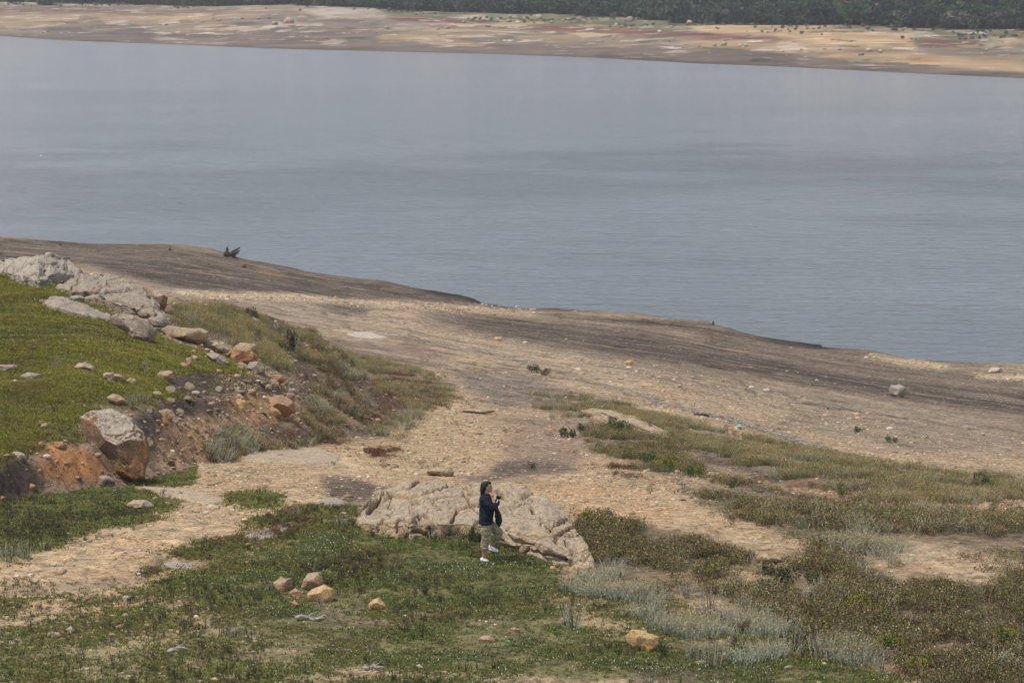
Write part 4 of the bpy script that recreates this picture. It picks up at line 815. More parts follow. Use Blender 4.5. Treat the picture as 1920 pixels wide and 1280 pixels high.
def merge(tpls, X, Y, Zz, size, col, sx=None, sz=None, lean=.0):
    """copies of small templates (V,T,shade) joined into one mesh's arrays"""
    n = len(X); which = rng.integers(len(tpls), size=n); Vs, Ts, Cs = [], [], []; off = 0
    for k, (V, T, S) in enumerate(tpls):
        m = np.nonzero(which == k)[0]
        if len(m) == 0: continue
        a = rng.random(len(m))*2*math.pi; c, s_ = np.cos(a), np.sin(a)
        sc = size[m][:, None]; wx = 1 if sx is None else sx[m][:, None]; wz = 1 if sz is None else sz[m][:, None]
        x = V[None, :, 0]*sc*wx; y = V[None, :, 1]*sc*wx; z = V[None, :, 2]*sc*wz
        px = x*c[:, None]-y*s_[:, None]+X[m][:, None]; py = x*s_[:, None]+y*c[:, None]+Y[m][:, None]; pz = z+Zz[m][:, None]
        if lean: px = px+z*lean
        Vs.append(np.stack([px, py, pz], -1).reshape(-1, 3))
        Ts.append((T[None]+(off+np.arange(len(m))*len(V))[:, None, None]).reshape(-1, 3)); off += len(m)*len(V)
        Cs.append((col[m][:, None, :]*S[None, :, :]).reshape(-1, 3))
    return np.concatenate(Vs), np.concatenate(Ts), np.concatenate(Cs)
def tuft(n, h, spread, w, tipcol=(1, 1, 1), seed=0, bend=.4, leafy=0, up=1.0):
    r = np.random.default_rng(seed); V, T, S = [], [], []
    for i in range(n):
        a = r.uniform(0, 6.283); rr = spread*math.sqrt(r.random()); x0, y0 = rr*math.cos(a), rr*math.sin(a)
        hh = h*r.uniform(.55, 1.1); b_ = bend*hh*r.uniform(.1, 1); da = a+r.uniform(-.6, .6); x2, y2 = x0+b_*math.cos(da), y0+b_*math.sin(da)
        t = r.uniform(0, 6.283); wx, wy = w*math.cos(t)/2, w*math.sin(t)/2
        k = len(V); xm, ym = x0+(x2-x0)*.4, y0+(y2-y0)*.4
        V += [(x0-wx, y0-wy, -.02*h), (x0+wx, y0+wy, -.02*h), (xm-wx*.8, ym-wy*.8, hh*.55), (xm+wx*.8, ym+wy*.8, hh*.55), (x2, y2, hh)]
        T += [(k, k+1, k+3), (k, k+3, k+2), (k+2, k+3, k+4)]
        g = r.uniform(.8, 1.2); S += [(g, g, g)]*4+[tuple(g*q for q in tipcol)]
        for j in range(leafy):
            f = r.uniform(.25, 1.0); cx, cy, cz = x0+(x2-x0)*f, y0+(y2-y0)*f, hh*f; q = r.normal(size=3)*w*1.5; q2 = r.normal(size=3)*w*1.5; k = len(V)
            V += [(cx, cy, cz), (cx+q[0], cy+q[1], cz+abs(q[2])), (cx+q2[0], cy+q2[1], cz+abs(q2[2]))]; T += [(k, k+1, k+2)]
            g = r.uniform(.75, 1.25); cc = tipcol if f > .8 else (1, 1, 1); S += [tuple(g*z_ for z_ in cc)]*3
    return np.array(V, float), np.array(T), np.array(S, float)
def bushy(n, rx, rz, leaf, seed=0, tip=(1.0, 1, 1), tipfrac=.2):
    r = np.random.default_rng(seed); V, T, S = [], [], []
    cl = [(r.uniform(-.7, .7)*rx, r.uniform(-.7, .7)*rx, r.uniform(.3, .8)*rz, r.uniform(.3, .55)) for _ in range(7)]
    for i in range(n):
        cx, cy, cz, cr = cl[r.integers(7)]; d = r.normal(size=3); d /= np.linalg.norm(d); q = r.uniform(.5, 1.05)
        p = np.array([cx+d[0]*rx*cr*q, cy+d[1]*rx*cr*q, max(.01, cz+d[2]*rz*cr*q)])
        a, b_ = r.normal(size=3)*leaf, r.normal(size=3)*leaf; k = len(V)
        V += [tuple(p-a*.5), tuple(p+a*.5), tuple(p+b_)]; T += [(k, k+1, k+2)]
        g = r.uniform(.65, 1.3); t_ = tip if (r.random() < tipfrac and d[2] > 0) else (1, 1, 1); S += [tuple(g*z_ for z_ in t_)]*3
    return np.array(V), np.array(T), np.array(S)
def colvar(base, n, var=.2, hue=.1):
    return np.array(base)[None]*(1+rng.normal(size=(n, 1))*var)*(1+rng.normal(size=(n, 3))*hue*.5)
def stuff(name, label, tpls, X, Y, Zz, size, col, mat=None, **k):
    V, T, C = merge(tpls, X, Y, Zz, size, np.clip(col, .005, .95), **k)
    o = obj(name, np_mesh(name, V, T, [mat or M_LEAF], np.clip(C, .003, .95))); return tag(o, label, None, None, 'stuff')
OUT = [[(672, 985), (676, 950), (700, 930), (745, 918), (800, 896), (850, 910), (860, 945), (905, 960), (1010, 942), (1060, 968), (1080, 1000), (1100, 1030), (1098, 1050), (1020, 1048), (940, 1018), (900, 1008), (720, 1008)]]
patch_ = fbm2(XX/1.7, YY/1.7, 3, 71); patch2 = fbm2(XX/.8, YY/.8, 3, 72)

# grass
gd = DEN['grass']*np.clip(.62+patch2*1.1+patch_*.9, .06, 2)
X, Y, Zz, K_ = scatter(gd, 300000, falloff=75, maxY=140)
ok = avoid(X, Y, Zz, OUT); X, Y, Zz, K_ = X[ok], Y[ok], Zz[ok], K_[ok]
pv = patch_.ravel()[K_]
gc = colvar((.155, .175, .052), len(X), .22, .2)*(1+.55*pv[:, None]*np.array([1.0, .8, .6]))
hillk = HILL.ravel()[K_]; gc[hillk] *= np.array([1.2, 1.05, .68])
dry_ = rng.random(len(X)) < .12+.1*(pv > .2); tn = np.clip(fbm2(X/1.4, Y/1.4, 4, 93)*2.2+.05, 0, 1)[:, None]*.6; gc = gc*(1-tn)+colvar((.19, .15, .055), len(X), .2, .1)*tn; gc[dry_] = colvar((.20, .16, .07), int(dry_.sum()), .2, .1)
GT = [tuft(9, 1, .8, .22, (1.25, 1.25, 1.1), s_, .8) for s_ in range(5)]
stuff('grass', 'short green turf over the foreground and the left hill', GT, X, Y, Zz, rng.uniform(.025, .065, len(X))*np.clip(Y/65, .8, 1.6), gc)
# tiny white flowers
fl = DEN['flower']*np.clip(.3+patch2*1.8, 0, 3)
X, Y, Zz, K_ = scatter(fl, 11000, falloff=80, maxY=130)
ok = avoid(X, Y, Zz, OUT); X, Y, Zz = X[ok], Y[ok], Zz[ok]
FLT = [(np.array([(-.5, -.5, 1), (.5, -.5, 1.1), (.5, .5, 1.3), (-.5, .5, 1.2)])*np.array([1, 1, 3.2]), np.array([(0, 1, 2), (0, 2, 3)]), np.ones((4, 3)))]
stuff('flowers', 'tiny white flowers dotted through the turf', FLT, X, Y, Zz, rng.uniform(.006, .013, len(X)), colvar((.62, .64, .58), len(X), .12, .03))
# taller dark stalks in the turf
X, Y, Zz, _ = scatter(DEN['grass']*np.clip(patch_*2+.3, 0, 2)*(~HILL), 4200, falloff=60, maxY=80)
stuff('weeds', 'dark upright weeds growing through the turf', [tuft(8, 1, .22, .045, (1.1, .8, .7), s_, .25, 6) for s_ in range(4)], X, Y, Zz, rng.uniform(.07, .19, len(X)), colvar((.085, .09, .045), len(X), .25, .15))
# gravel
gv = np.clip(DEN['gravel'], 0, 1.2)*np.clip(.7+patch_*.9, .08, 2)
PT = []
for s_ in range(6):
    V, T = ICO[1]; rr = np.random.default_rng(s_); V = V*(1+rr.uniform(-.3, .3, (len(V), 1)))*np.array([1, rr.uniform(.6, 1), rr.uniform(.22, .5)]); V[:, 2] += .1
    PT.append((V, T, np.ones((len(V), 3))))
X, Y, Zz, K_ = scatter(gv, 190000, falloff=70, maxY=170)
ok = avoid(X, Y, Zz, OUT); X, Y, Zz, K_ = X[ok], Y[ok], Zz[ok], K_[ok]
pal = np.array([(.44, .325, .205), (.37, .26, .15), (.53, .45, .345), (.36, .20, .10), (.23, .17, .115), (.40, .285, .165)])
base = pal[rng.choice(6, len(X), p=[.3, .25, .13, .09, .1, .13])]
stuff('gravel', 'loose tan and orange gravel over the eroded ground', PT, X, Y, Zz, (.006+rng.pareto(2.6, len(X)).clip(0, 7)*.010)*np.clip(Y/75, .8, 1.6), base*(1+rng.normal(size=(len(X), 1))*.15), M_PEB)
# coarser rubble on the bank and on the far flats
rub = (DEN['gravel']*(.25+np.clip(patch_, 0, 1)))*(YY < 110)+HILL*DEN['gravel']*2.0
X, Y, Zz, K_ = scatter(rub, 5200, falloff=80, maxY=130); ok = avoid(X, Y, Zz, OUT); X, Y, Zz = X[ok], Y[ok], Zz[ok]
stuff('rubble', 'broken angular stones strewn over bank and gravel', PT, X, Y, Zz, .03+rng.pareto(3, len(X)).clip(0, 4)*.035, pal[rng.integers(6, size=len(X))]*(1+rng.normal(size=(len(X), 1))*.12), M_PEB)
fp = DEN['pebble']*(YY > 100)*np.clip(.4+patch_+fbm2(A/12, B/1.5, 3, 91)*1.3, .03, 2)*np.clip(dsh/6, 0, 1)
X, Y, Zz, K_ = scatter(fp, 5000, falloff=200, maxY=380)
stuff('shore_pebbles', 'scattered pale cobbles on the streaked mud flat', PT, X, Y, Zz, .03+rng.pareto(3.2, len(X)).clip(0, 4)*.035, pal[rng.choice(6, len(X), p=[.35, .15, .3, .05, .1, .05])]*.8, M_PEB)
rib = polymask([(320, 546), (440, 549), (640, 560), (780, 568), (900, 572), (1020, 584), (1000, 590), (760, 578), (640, 570), (440, 561), (330, 555)], 3)+polymask([(760, 610), (900, 630), (1060, 660), (1300, 700), (1500, 745), (1700, 800), (1600, 810), (1300, 740), (1060, 690), (820, 632)], 6)*.15+polymask([(1620, 665), (1780, 684), (1770, 690), (1640, 674)], 3)+polymask([(1820, 699), (1920, 702), (1920, 714), (1830, 707)], 3)
iu = np.clip(((Ug-U0)/ST).astype(int), 0, ZW-1); iv = np.clip(((Vg-V0)/ST).astype(int), 0, ZH-1)
X, Y, Zz, _ = scatter(rib[iv, iu]*(~HILL), 6000, maxY=380)
stuff('cobbles', 'ribbon of pale cobbles along the old waterline', PT, X, Y, Zz, .04+rng.pareto(3, len(X)).clip(0, 5)*.05, pal[rng.choice(6, len(X), p=[.35, .15, .35, .03, .06, .06])], M_PEB)

# scrub
clA = np.clip(fbm2(A/3.2, B/1.3, 3, 75)*2.2, -1, 1)
def clump(d, thr, k=2.8): return d*np.clip(patch_*k+clA*.9+.75-thr+np.clip(d-1, 0, 2)*1.1, 0, 2.2)*np.clip(patch2*1.6+.7, 0, 2)
sgate = np.clip(fbm2(XX/.75, YY/.9, 2, 111)*3.2+.15, 0, 1.6)
X, Y, Zz, _ = scatter(clump(np.minimum(DEN['silver'], 1.5), .55)*sgate, 2500, falloff=90, maxY=140); ok = avoid(X, Y, Zz, OUT); X, Y, Zz = X[ok], Y[ok], Zz[ok]
SIL = [tuft(20, 1, .9, .022, (1.05, .80, .58), s_, .95, 13) for s_ in range(6)]
stuff('silver_scrub', 'drifts of silvery grey dry stalks', SIL, X, Y, Zz, rng.uniform(.12, .34, len(X)), colvar((.37, .39, .30), len(X), .15, .06))
X, Y, Zz, _ = scatter(clump(DEN['olive'], .25), 10500, falloff=90, maxY=140); ok = avoid(X, Y, Zz, OUT); X, Y, Zz = X[ok], Y[ok], Zz[ok]
OLI = [bushy(130, .8, .9, .062, s_, (2.6, 2.3, 1.9), .25) for s_ in range(6)]
stuff('olive_scrub', 'low tangled olive and brown scrub', OLI, X, Y, Zz, rng.uniform(.12, .30, len(X)), colvar((.115, .10, .048), len(X), .22, .15))
X, Y, Zz, _ = scatter(clump(DEN['red'], .3), 9000, falloff=100, maxY=150); ok = avoid(X, Y, Zz, OUT); X, Y, Zz = X[ok], Y[ok], Zz[ok]
RED = [bushy(70, .9, .7, .085, s_+20, (1.5, 1.2, 1), .3) for s_ in range(5)]
stuff('red_scrub', 'low rusty red ground cover', RED, X, Y, Zz, rng.uniform(.08, .21, len(X)), colvar((.125, .060, .038), len(X), .22, .12))
X, Y, Zz, _ = scatter(clump(DEN['dry'], .1), 17000, falloff=120, maxY=160); ok = avoid(X, Y, Zz, OUT); X, Y, Zz = X[ok], Y[ok], Zz[ok]
DRY = [tuft(22, 1, .5, .030, (1.5, 1.3, 1.1), s_+40, .5, 3) for s_ in range(5)]
stuff('dry_grass', 'tall dry yellowish grass on hump and ridge', DRY, X, Y, Zz, rng.uniform(.13, .33, len(X)), colvar((.235, .21, .105), len(X), .2, .15))
# sparse tufts on the bare flats
sp = (YY > 62)*(YY < 190)*(~HILL)*np.clip(patch_*1.6-.25, 0, 1)*(DEN['gravel'] > .2)*(Ug > 600)
X, Y, Zz, _ = scatter(sp, 420); ok = avoid(X, Y, Zz, OUT); X, Y, Zz = X[ok], Y[ok], Zz[ok]
stuff('ground_plants', 'sparse dark tufts on bare gravel', OLI[:3]+RED[:2], X, Y, Zz, rng.uniform(.07, .22, len(X)), colvar((.09, .075, .045), len(X), .25, .2))

# ------------------------------------------------------------------ single plants
def plant(name, label, u, v, wpx, hpx, tpls, base, cat, group=None, ratio=1.0, flower=None, seed=0):
    p = hitp(u, v); rr = np.random.default_rng(seed); V, T, S = tpls[seed % len(tpls)]
    w = wpx*p.y/F; h = hpx*p.y/F
    V = V*np.array([w/2, w/2, h]); C = np.array(base)[None]*S*(1+rr.normal()*.08)
    root = empty(name, p)
    f = obj('foliage', np_mesh(name, V, T, [M_LEAF], np.clip(C, .004, .95)), root)
    stv, stt, sts = tuft(7, h*.6, w*.15, .02, seed=seed); obj('stem', np_mesh('stem', stv, stt, [M_LEAF], np.array([(.1, .08, .05)])*sts), root)
    if flower:
        m = 60; d = rr.normal(size=(m, 3)); d /= np.linalg.norm(d, axis=1)[:, None]; q = np.stack([d[:, 0]*w*.42, d[:, 1]*w*.42, np.abs(d[:, 2])*h*.35+h*.55], 1); s_ = .018
        Vf = (q[:, None]+np.array([(-s_, 0, 0), (s_, 0, 0), (0, 0, s_*1.6)])[None]).reshape(-1, 3); obj('blossom', np_mesh('blossom', Vf, np.arange(m*3).reshape(-1, 3), [M_LEAF], np.tile(np.array(flower), (m*3, 1))), root)
    tag(root, label, cat, group); return root
SHR = [bushy(650, 1.05, 1.0, .075, s_+70, (1.6, 1.6, 1.2), .35) for s_ in range(5)]
gcol = (.062, .085, .026); ycol = (.42, .34, .04)
for i, (u, v, w, h, col, fl_, lab) in enumerate([
    (1066, 820, 42, 24, (.05, .06, .03), None, 'dark green shrub on bare ground beyond the outcrop, left of a pair'),
    (1092, 812, 26, 18, (.05, .06, .03), None, 'smaller dark green shrub, right of the pair on bare ground'),
    (1155, 816, 46, 30, gcol, None, 'green shrub in front of the smooth rock ridge'),
    (1214, 872, 44, 30, gcol, None, 'dark green shrub at the start of the soil channel'),
    (1250, 884, 38, 28, (.08, .10, .025), ycol, 'round shrub with yellow blossoms by the soil channel'),
    (1303, 893, 40, 26, (.06, .10, .025), None, 'rounded bright green shrub right of the yellow one'),
    (1375, 918, 26, 16, (.06, .09, .03), None, 'small green shrub on the near bank of the soil channel'),
    (1612, 1152, 46, 42, (.075, .10, .022), ycol, 'green shrub topped with yellow blossoms in the brown scrub'),
    (1668, 1225, 62, 42, (.07, .095, .022), ycol, 'broad green shrub with yellow blossoms near the bottom right'),
    (1720, 1262, 58, 34, (.11, .13, .03), ycol, 'pale yellow flowering shrub lowest on the right'),
    (1660, 1155, 40, 26, (.085, .10, .03), None, 'olive green shrub right of the flowering one in brown scrub'),
    (1885, 1210, 60, 36, (.07, .095, .025), ycol, 'green flowering shrub by the right frame edge'),
    (1455, 1103, 80, 46, (.06, .065, .03), None, 'wide dark shrub on gravel right of the outcrop scrub'),
    (1520, 1095, 46, 30, (.06, .075, .03), None, 'dark green shrub just right of the wide dark shrub'),
    (1395, 1190, 30, 28, (.09, .075, .03), None, 'small brown shrub among the silver plants'),
    (1385, 1215, 34, 24, (.06, .07, .025), None, 'small dark shrub below the brown one among silver plants'),
    (1580, 930, 30, 14, (.10, .11, .03), None, 'olive shrub on the ridge of dry grass'),
    (1840, 912, 44, 22, (.07, .08, .04), None, 'dark shrub near the debris line at far right'),
    (1100, 985, 26, 30, (.08, .09, .035), ycol, 'upright olive shrub at the right end of the outcrop'),
    (936, 1022, 0, 0, None, None, None),
    (892, 1018, 34, 34, (.05, .06, .03), None, 'dark plant beside the person left leg at the rock foot'),
    (1244, 1228, 34, 26, (.05, .075, .02), None, 'dark grass clump against the yellowish boulder'),
    (545, 665, 24, 44, (.05, .045, .04), None, 'dark bare bush on the edge of the dry grass hump'),
    (470, 598, 30, 24, (.07, .06, .055), None, 'grey brown bush on the crest behind the hump'),
    (482, 645, 16, 26, (.06, .055, .05), None, 'thin dark bush behind the cream topped block'),
    (140, 520, 20, 18, (.08, .07, .04), None, 'small brown bush growing on the ridge outcrop'),
    (80, 505, 18, 14, (.08, .07, .04), None, 'second small bush on the pale ridge outcrop'),
    (996, 880, 22, 14, (.08, .10, .04), None, 'small green plant at the dark soil stripe'),
    (998, 698, 34, 16, (.07, .075, .03), None, 'dark shrub on the debris line, left of two'),
    (1022, 704, 24, 14, (.07, .075, .03), None, 'dark shrub on the debris line, right of two'),
    (1672, 828, 30, 14, (.07, .075, .04), None, 'low dark shrub on stony ground right of centre'),
    (1610, 812, 26, 12, (.075, .08, .045), None, 'low grey green shrub on stony ground'),
    (110, 1025, 0, 0, None, None, None),
]):
    if w: plant('shrub', lab, u, v, w, h, SHR, col, 'shrub', flower=fl_, seed=i)
SI2 = [tuft(26, 1, .85, .024, (1.0, .85, .68), s_+90, .9, 14) for s_ in range(5)]
rr = np.random.default_rng(8)
for i, (u, v, w, h) in enumerate([(1075, 1178, 46, 60), (1060, 1172, 30, 40), (1066, 1112, 44, 38), (1090, 1105, 34, 30), (1125, 1120, 30, 28), (1020, 1145, 26, 26), (812, 1015, 24, 30), (602, 1132, 22, 24), (733, 1070, 20, 26), (505, 1108, 16, 22), (440, 1195, 34, 26),
        (16, 1055, 44, 46), (50, 1048, 40, 40), (84, 1030, 26, 24), (553, 972, 22, 28), (1370, 972, 34, 22), (1335, 1250, 50, 64), (1300, 1235, 40, 50), (1560, 1150, 30, 36), (1706, 1215, 36, 42), (1890, 1072, 50, 36), (1380, 905, 20, 20), (250, 765, 34, 36), (270, 755, 26, 28), (272, 690, 14, 20), (275, 705, 14, 18), (105, 690, 22, 18), (1205, 805, 20, 16), (1280, 912, 24, 18), (1230, 1150, 40, 50), (1255, 1190, 36, 44), (1235, 1120, 34, 36), (1595, 1240, 60, 60), (1540, 1235, 60, 70), (1480, 1215, 60, 66), (1330, 1140, 50, 50), (1350, 1175, 50, 50), (1395, 1150, 44, 46), (640, 985, 26, 26), (1290, 1120, 44, 44), (1655, 1262, 40, 40)]):
    side = 'by the left frame edge' if u < 120 else 'on the left hill slope' if u < 300 else 'in the green turf' if u < 1000 else 'in the lower right scrub'
    plant('silver_plant', 'silvery grey stalked plant '+side, u, v, w, h, SI2, (.36, .355, .275), 'plant', 'silvery plants '+side, seed=i)

# ------------------------------------------------------------------ driftwood, debris
def tube(pts, rad, sides=7, jit=.12, seed=0):
    r = np.random.default_rng(seed); V, T = [], []; pts = [np.array(p, float) for p in pts]
    for i, p in enumerate(pts):
        d = pts[min(i+1, len(pts)-1)]-pts[max(i-1, 0)]; d /= np.linalg.norm(d)+1e-9
        a = np.cross(d, (0, 0, 1) if abs(d[2]) < .9 else (1, 0, 0)); a /= np.linalg.norm(a); b_ = np.cross(d, a)
        for k in range(sides):
            t = 2*math.pi*k/sides; V.append(p+(a*math.cos(t)+b_*math.sin(t))*rad[i]*(1+r.uniform(-jit, jit)))
    for i in range(len(pts)-1):
        for k in range(sides):
            a0, a1 = i*sides+k, i*sides+(k+1) % sides; T += [(a0, a1, a1+sides), (a0, a1+sides, a0+sides)]
    for e, idx_ in ((0, 0), (len(pts)-1, (len(pts)-1)*sides)):
        c = len(V); V.append(pts[e]); T += [(c, idx_+(k+1) % sides, idx_+k) if e == 0 else (c, idx_+k, idx_+(k+1) % sides) for k in range(sides)]
    return np.array(V), np.array(T)
def wander(p0, p1, n, amp, seed=0):
    r = np.random.default_rng(seed); p0, p1 = np.array(p0, float), np.array(p1, float)
    return [p0+(p1-p0)*t+r.normal(size=3)*amp*(0 < t < 1) for t in np.linspace(0, 1, n)]
M_WOOD = plain('dark_wet_wood', (.055, .042, .032), .85, 6, .6, 1.4, .6, .05)
M_DRIFT = plain('bleached_driftwood', (.33, .30, .265), .9, 10, .6, 1.2, .4, .02)
sp_ = hitp(430, 483); k = sp_.y/F
st = empty('driftwood_stump', sp_)
def L(u, v, d=0): return np.array(((u-430)*k, d, (483-v)*k))
V, T = tube([L(420, 475), L(424, 476), L(433, 477), L(442, 480)], [.27, .33, .26, .2], 12, .15, 1); obj('trunk', np_mesh('trunk', V, T, [M_WOOD], smooth=True), st)
for i, (a, b_, r0) in enumerate([((425, 474, -.1), (429, 459, -.2), .17), ((434, 475, .1), (450, 464, .3), .2), ((434, 477, -.2), (451, 469, -.3), .16), ((436, 480, -.1), (447, 485, -.3), .15), ((426, 474, 0), (424, 466, .2), .12), ((440, 478, .3), (448, 472, .6), .12)]):
    V, T = tube(wander(L(*a), L(*b_), 6, .06, i), list(np.linspace(r0, r0*.35, 6)), 7, .2, i); obj('root', np_mesh('root', V, T, [M_WOOD], smooth=True), st)
tag(st, 'dark uprooted tree stump with forked roots at the water edge', 'driftwood')
def post(label, u, v, hpx, wpx, name='wooden_stub', cat='stump', seed=0):
    p = hitp(u, v); k = p.y/F
    V, T = tube([(0, 0, -.2), (wpx*k*.1, 0, hpx*k*.5), (wpx*k*.25, 0, hpx*k)], [wpx*k*.5, wpx*k*.45, wpx*k*.25], 7, .25, seed)
    tag(obj(name, np_mesh(name, V, T, [M_WOOD]), loc=p), label, cat)
post('short dark wooden stub standing on the shore left of the big stump', 318, 470, 6, 4)
post('tiny dark stub on the shore at far left', 113, 460, 4, 5, seed=2)
post('dark stub half sunk by the small inlet', 457, 502, 6, 10, seed=3)
post('tiny dark stub at the tip of the mud spit', 1337, 606, 4, 4, seed=4)
# line of bleached debris
LINE = [(648, 622), (720, 630), (800, 640), (880, 655), (930, 666), (985, 682), (1040, 697), (1100, 715), (1140, 728), (1200, 744), (1260, 760), (1300, 772), (1350, 782), (1400, 797), (1450, 815), (1490, 826), (1500, 832), (1560, 844), (1640, 860), (1760, 873), (1840, 880), (1920, 892), (2000, 900)]
lp = []
for (a, b_), (c_, d_) in zip(LINE, LINE[1:]):
    for t in np.linspace(0, 1, 14, endpoint=False):
        lp.append(hitp(a+(c_-a)*t, b_+(d_-b_)*t+rng.normal()*.8)+Vector((0, 0, .03)))
V, T = tube([p[:] for p in lp], [max(.003, .030*(vn2(i/5.0, 0., 7)-.25)*1.8) for i in range(len(lp))], 5, .3)
tag(obj('debris_line', np_mesh('debris_line', V, T, [M_DRIFT])), 'thin bleached line of tangled debris crossing the shore', 'debris')
Vs, Ts, off = [], [], 0
for i in range(420):
    p = lp[int(rng.integers(len(lp)))]
    if rng.random() < .4: p = lp[int(rng.choice([i_ for i_ in range(14*9, 14*17)]))]
    a = rng.normal()*.7-.75; l = rng.uniform(.1, .7)*p.y/110; q = np.array(p)+np.array([rng.normal()*.12, rng.normal()*.35, 0]); e = q+np.array([math.cos(a)*l, math.sin(a)*l, 0])
    z = zat([q[0], e[0]], [q[1], e[1]]); q[2] = z[0]+.03; e[2] = z[1]+.04+rng.random()*.05
    V, T = tube(wander(q, e, 4, .02, i), [.018, .022, .016, .008], 5, .2, i); Vs.append(V); Ts.append(T+off); off += len(V)
tag(obj('driftwood_sticks', np_mesh('driftwood_sticks', np.concatenate(Vs), np.concatenate(Ts), [M_DRIFT])), 'small bleached sticks caught along the debris line', kind='stuff')
for i, (u, v, w, dv, lab) in enumerate([(1222, 747, 28, 6, 'pale forked branch end on the upper debris line'), (1320, 780, 38, 4, 'dark weathered branch lying on the debris line'), (1470, 818, 46, 8, 'tangled bleached branch heap at the bend of the debris line'), (1535, 735, 34, 4, 'thin curved stick alone on the mud flat'), (700, 1256, 34, 2, 'weathered flat stick near the bottom gravel strip'), (330, 1222, 30, -6, 'short pale stick in the lower left turf'), (585, 1163, 60, 1, 'long pale stick lying in the green turf'), (95, 772, 24, 8, 'dark twig lying on the green hill')]):
    p0 = hitp(u-w/2, v-dv/2); p1 = hitp(u+w/2, v+dv/2); rt = empty('branch', (p0+p1)/2); o0 = np.array(rt.location)
    V, T = tube(wander(np.array(p0)-o0+np.array([0, 0, .04]), np.array(p1)-o0+np.array([0, 0, .05]), 7, .03, i), [.035, .04, .04, .035, .03, .02, .01], 6, .25, i)
    mt = M_WOOD if 'dark' in lab else M_DRIFT
    obj('limb', np_mesh('limb', V, T, [mt]), rt)
    for j in range(2):
        c0 = (np.array(p0)-o0)*(.3-j*.5); V, T = tube(wander(c0+np.array([0, 0, .05]), c0+np.array([.2, .25*(-1)**j, .12]), 4, .02, i+j), [.02, .018, .012, .006], 5, .2); obj('twig', np_mesh('twig', V, T, [mt]), rt)
    tag(rt, lab, 'branch')
def scrap(label, pts, col, name):
    P = [hitp(*q)+Vector((0, 0, .06+.08*(i % 2))) for i, q in enumerate(pts)]; c = sum(P, Vector())/len(P)
    bm = bmesh.new(); vs = [bm.verts.new(p-c) for p in P]+[bm.verts.new(p-c-Vector((0, 0, .02))) for p in P]; n = len(P)
    bm.faces.new(vs[:n]); bm.faces.new(vs[n:][::-1])
    for i in range(n): bm.faces.new((vs[i], vs[(i+1) % n], vs[n+(i+1) % n], vs[n+i]))
    bmesh.ops.recalc_face_normals(bm, faces=bm.faces); me = bpy.data.meshes.new(name); bm.to_mesh(me); bm.free(); me.materials.append(plain(name+'_plastic', col, .5)); tag(obj(name, me, loc=c), label, 'litter')
scrap('green plastic scrap lying below the debris line', [(1433, 828), (1436, 822), (1440, 826), (1444, 829), (1438, 830)], (.05, .42, .17), 'plastic_scrap')
scrap('teal plastic scrap caught in the debris line', [(1380, 802), (1386, 799), (1392, 803), (1388, 805)], (.12, .38, .36), 'plastic_scrap')

# ------------------------------------------------------------------ far wood
def crown(seed, n=230):
    r = np.random.default_rng(seed); V, T, S = [], [], []
    cl = [(r.uniform(-.6, .6), r.uniform(-.6, .6), r.uniform(.35, .95), r.uniform(.25, .5)) for _ in range(9)]
    for i in range(n):
        cx, cy, cz, cr = cl[r.integers(9)]; d = r.normal(size=3); d /= np.linalg.norm(d); p = np.array([cx, cy, cz])+d*cr*r.uniform(.6, 1.05)*np.array([1, 1, .8]); p[2] = max(p[2], .02)
        a, b_ = r.normal(size=3)*.13, r.normal(size=3)*.13; k = len(V); V += [tuple(p-a), tuple(p+a), tuple(p+b_)]; T += [(k, k+1, k+2)]
        g = r.uniform(.6, 1.4); S += [(g, g, g)]*3
    k = len(V)   # trunk
    V += [(-.05, 0, 0), (.05, 0, 0), (.03, .02, .7), (-.03, .02, .7)]; T += [(k, k+1, k+2), (k, k+2, k+3)]; S += [(1.8, 1.5, 1.5)]*4
    return np.array(V), np.array(T), np.array(S)
CR = [crown(s_) for s_ in range(7)]
fw = (YY > treeY-25)*np.clip((YY-treeY+25)/22, .04, 1)*(YY < 1720)*(Vg > -60)
w = fw*cellA*(Ug > -60)*(Ug < 1980); c = np.cumsum(w.ravel()); n = 9500
kk = np.searchsorted(c, rng.random(n)*c[-1]); i, j = np.divmod(kk, NU); Y = np.interp(np.clip(i+rng.random(n)-.5, 0, NY-1), np.arange(NY), Yr); X = col_x(cu[j]+(rng.random(n)-.5)*2.6, Y); Zz = zat(X, Y)
fc = colvar((.036, .048, .024), n, .28, .15); gy = rng.random(n) < .13; fc[gy] = colvar((.10, .095, .075), int(gy.sum()), .15, .05)
big = .5+.5*np.clip(vn2(X/40, Y/40, 8)*1.6-.2, 0, 1)
sz = rng.uniform(2.6, 5.8, n)*(.75+.5*big); sz[(rng.random(n) < .15)] *= .5
stuff('woodland', 'dense dark green wood covering the slope of the far shore', CR, X, Y, Zz, sz, fc)
lw = (YY > treeY-110)*(YY < treeY-5)*np.clip(vn2(XX/25, YY/12, 15)*2.2-1.1, 0, 1); w = lw*cellA*(Ug > -30)*(Ug < 1950); c = np.cumsum(w.ravel()); n = 500
kk = np.searchsorted(c, rng.random(n)*c[-1]); i, j = np.divmod(kk, NU); Y = np.interp(np.clip(i+rng.random(n)-.5, 0, NY-1), np.arange(NY), Yr); X = col_x(cu[j], Y); Zz = zat(X, Y)
stuff('far_scrub', 'low green scrub below the wood on the far shore', CR, X, Y, Zz, rng.uniform(.3, 1.1, n), colvar((.15, .15, .085), n, .2, .1))
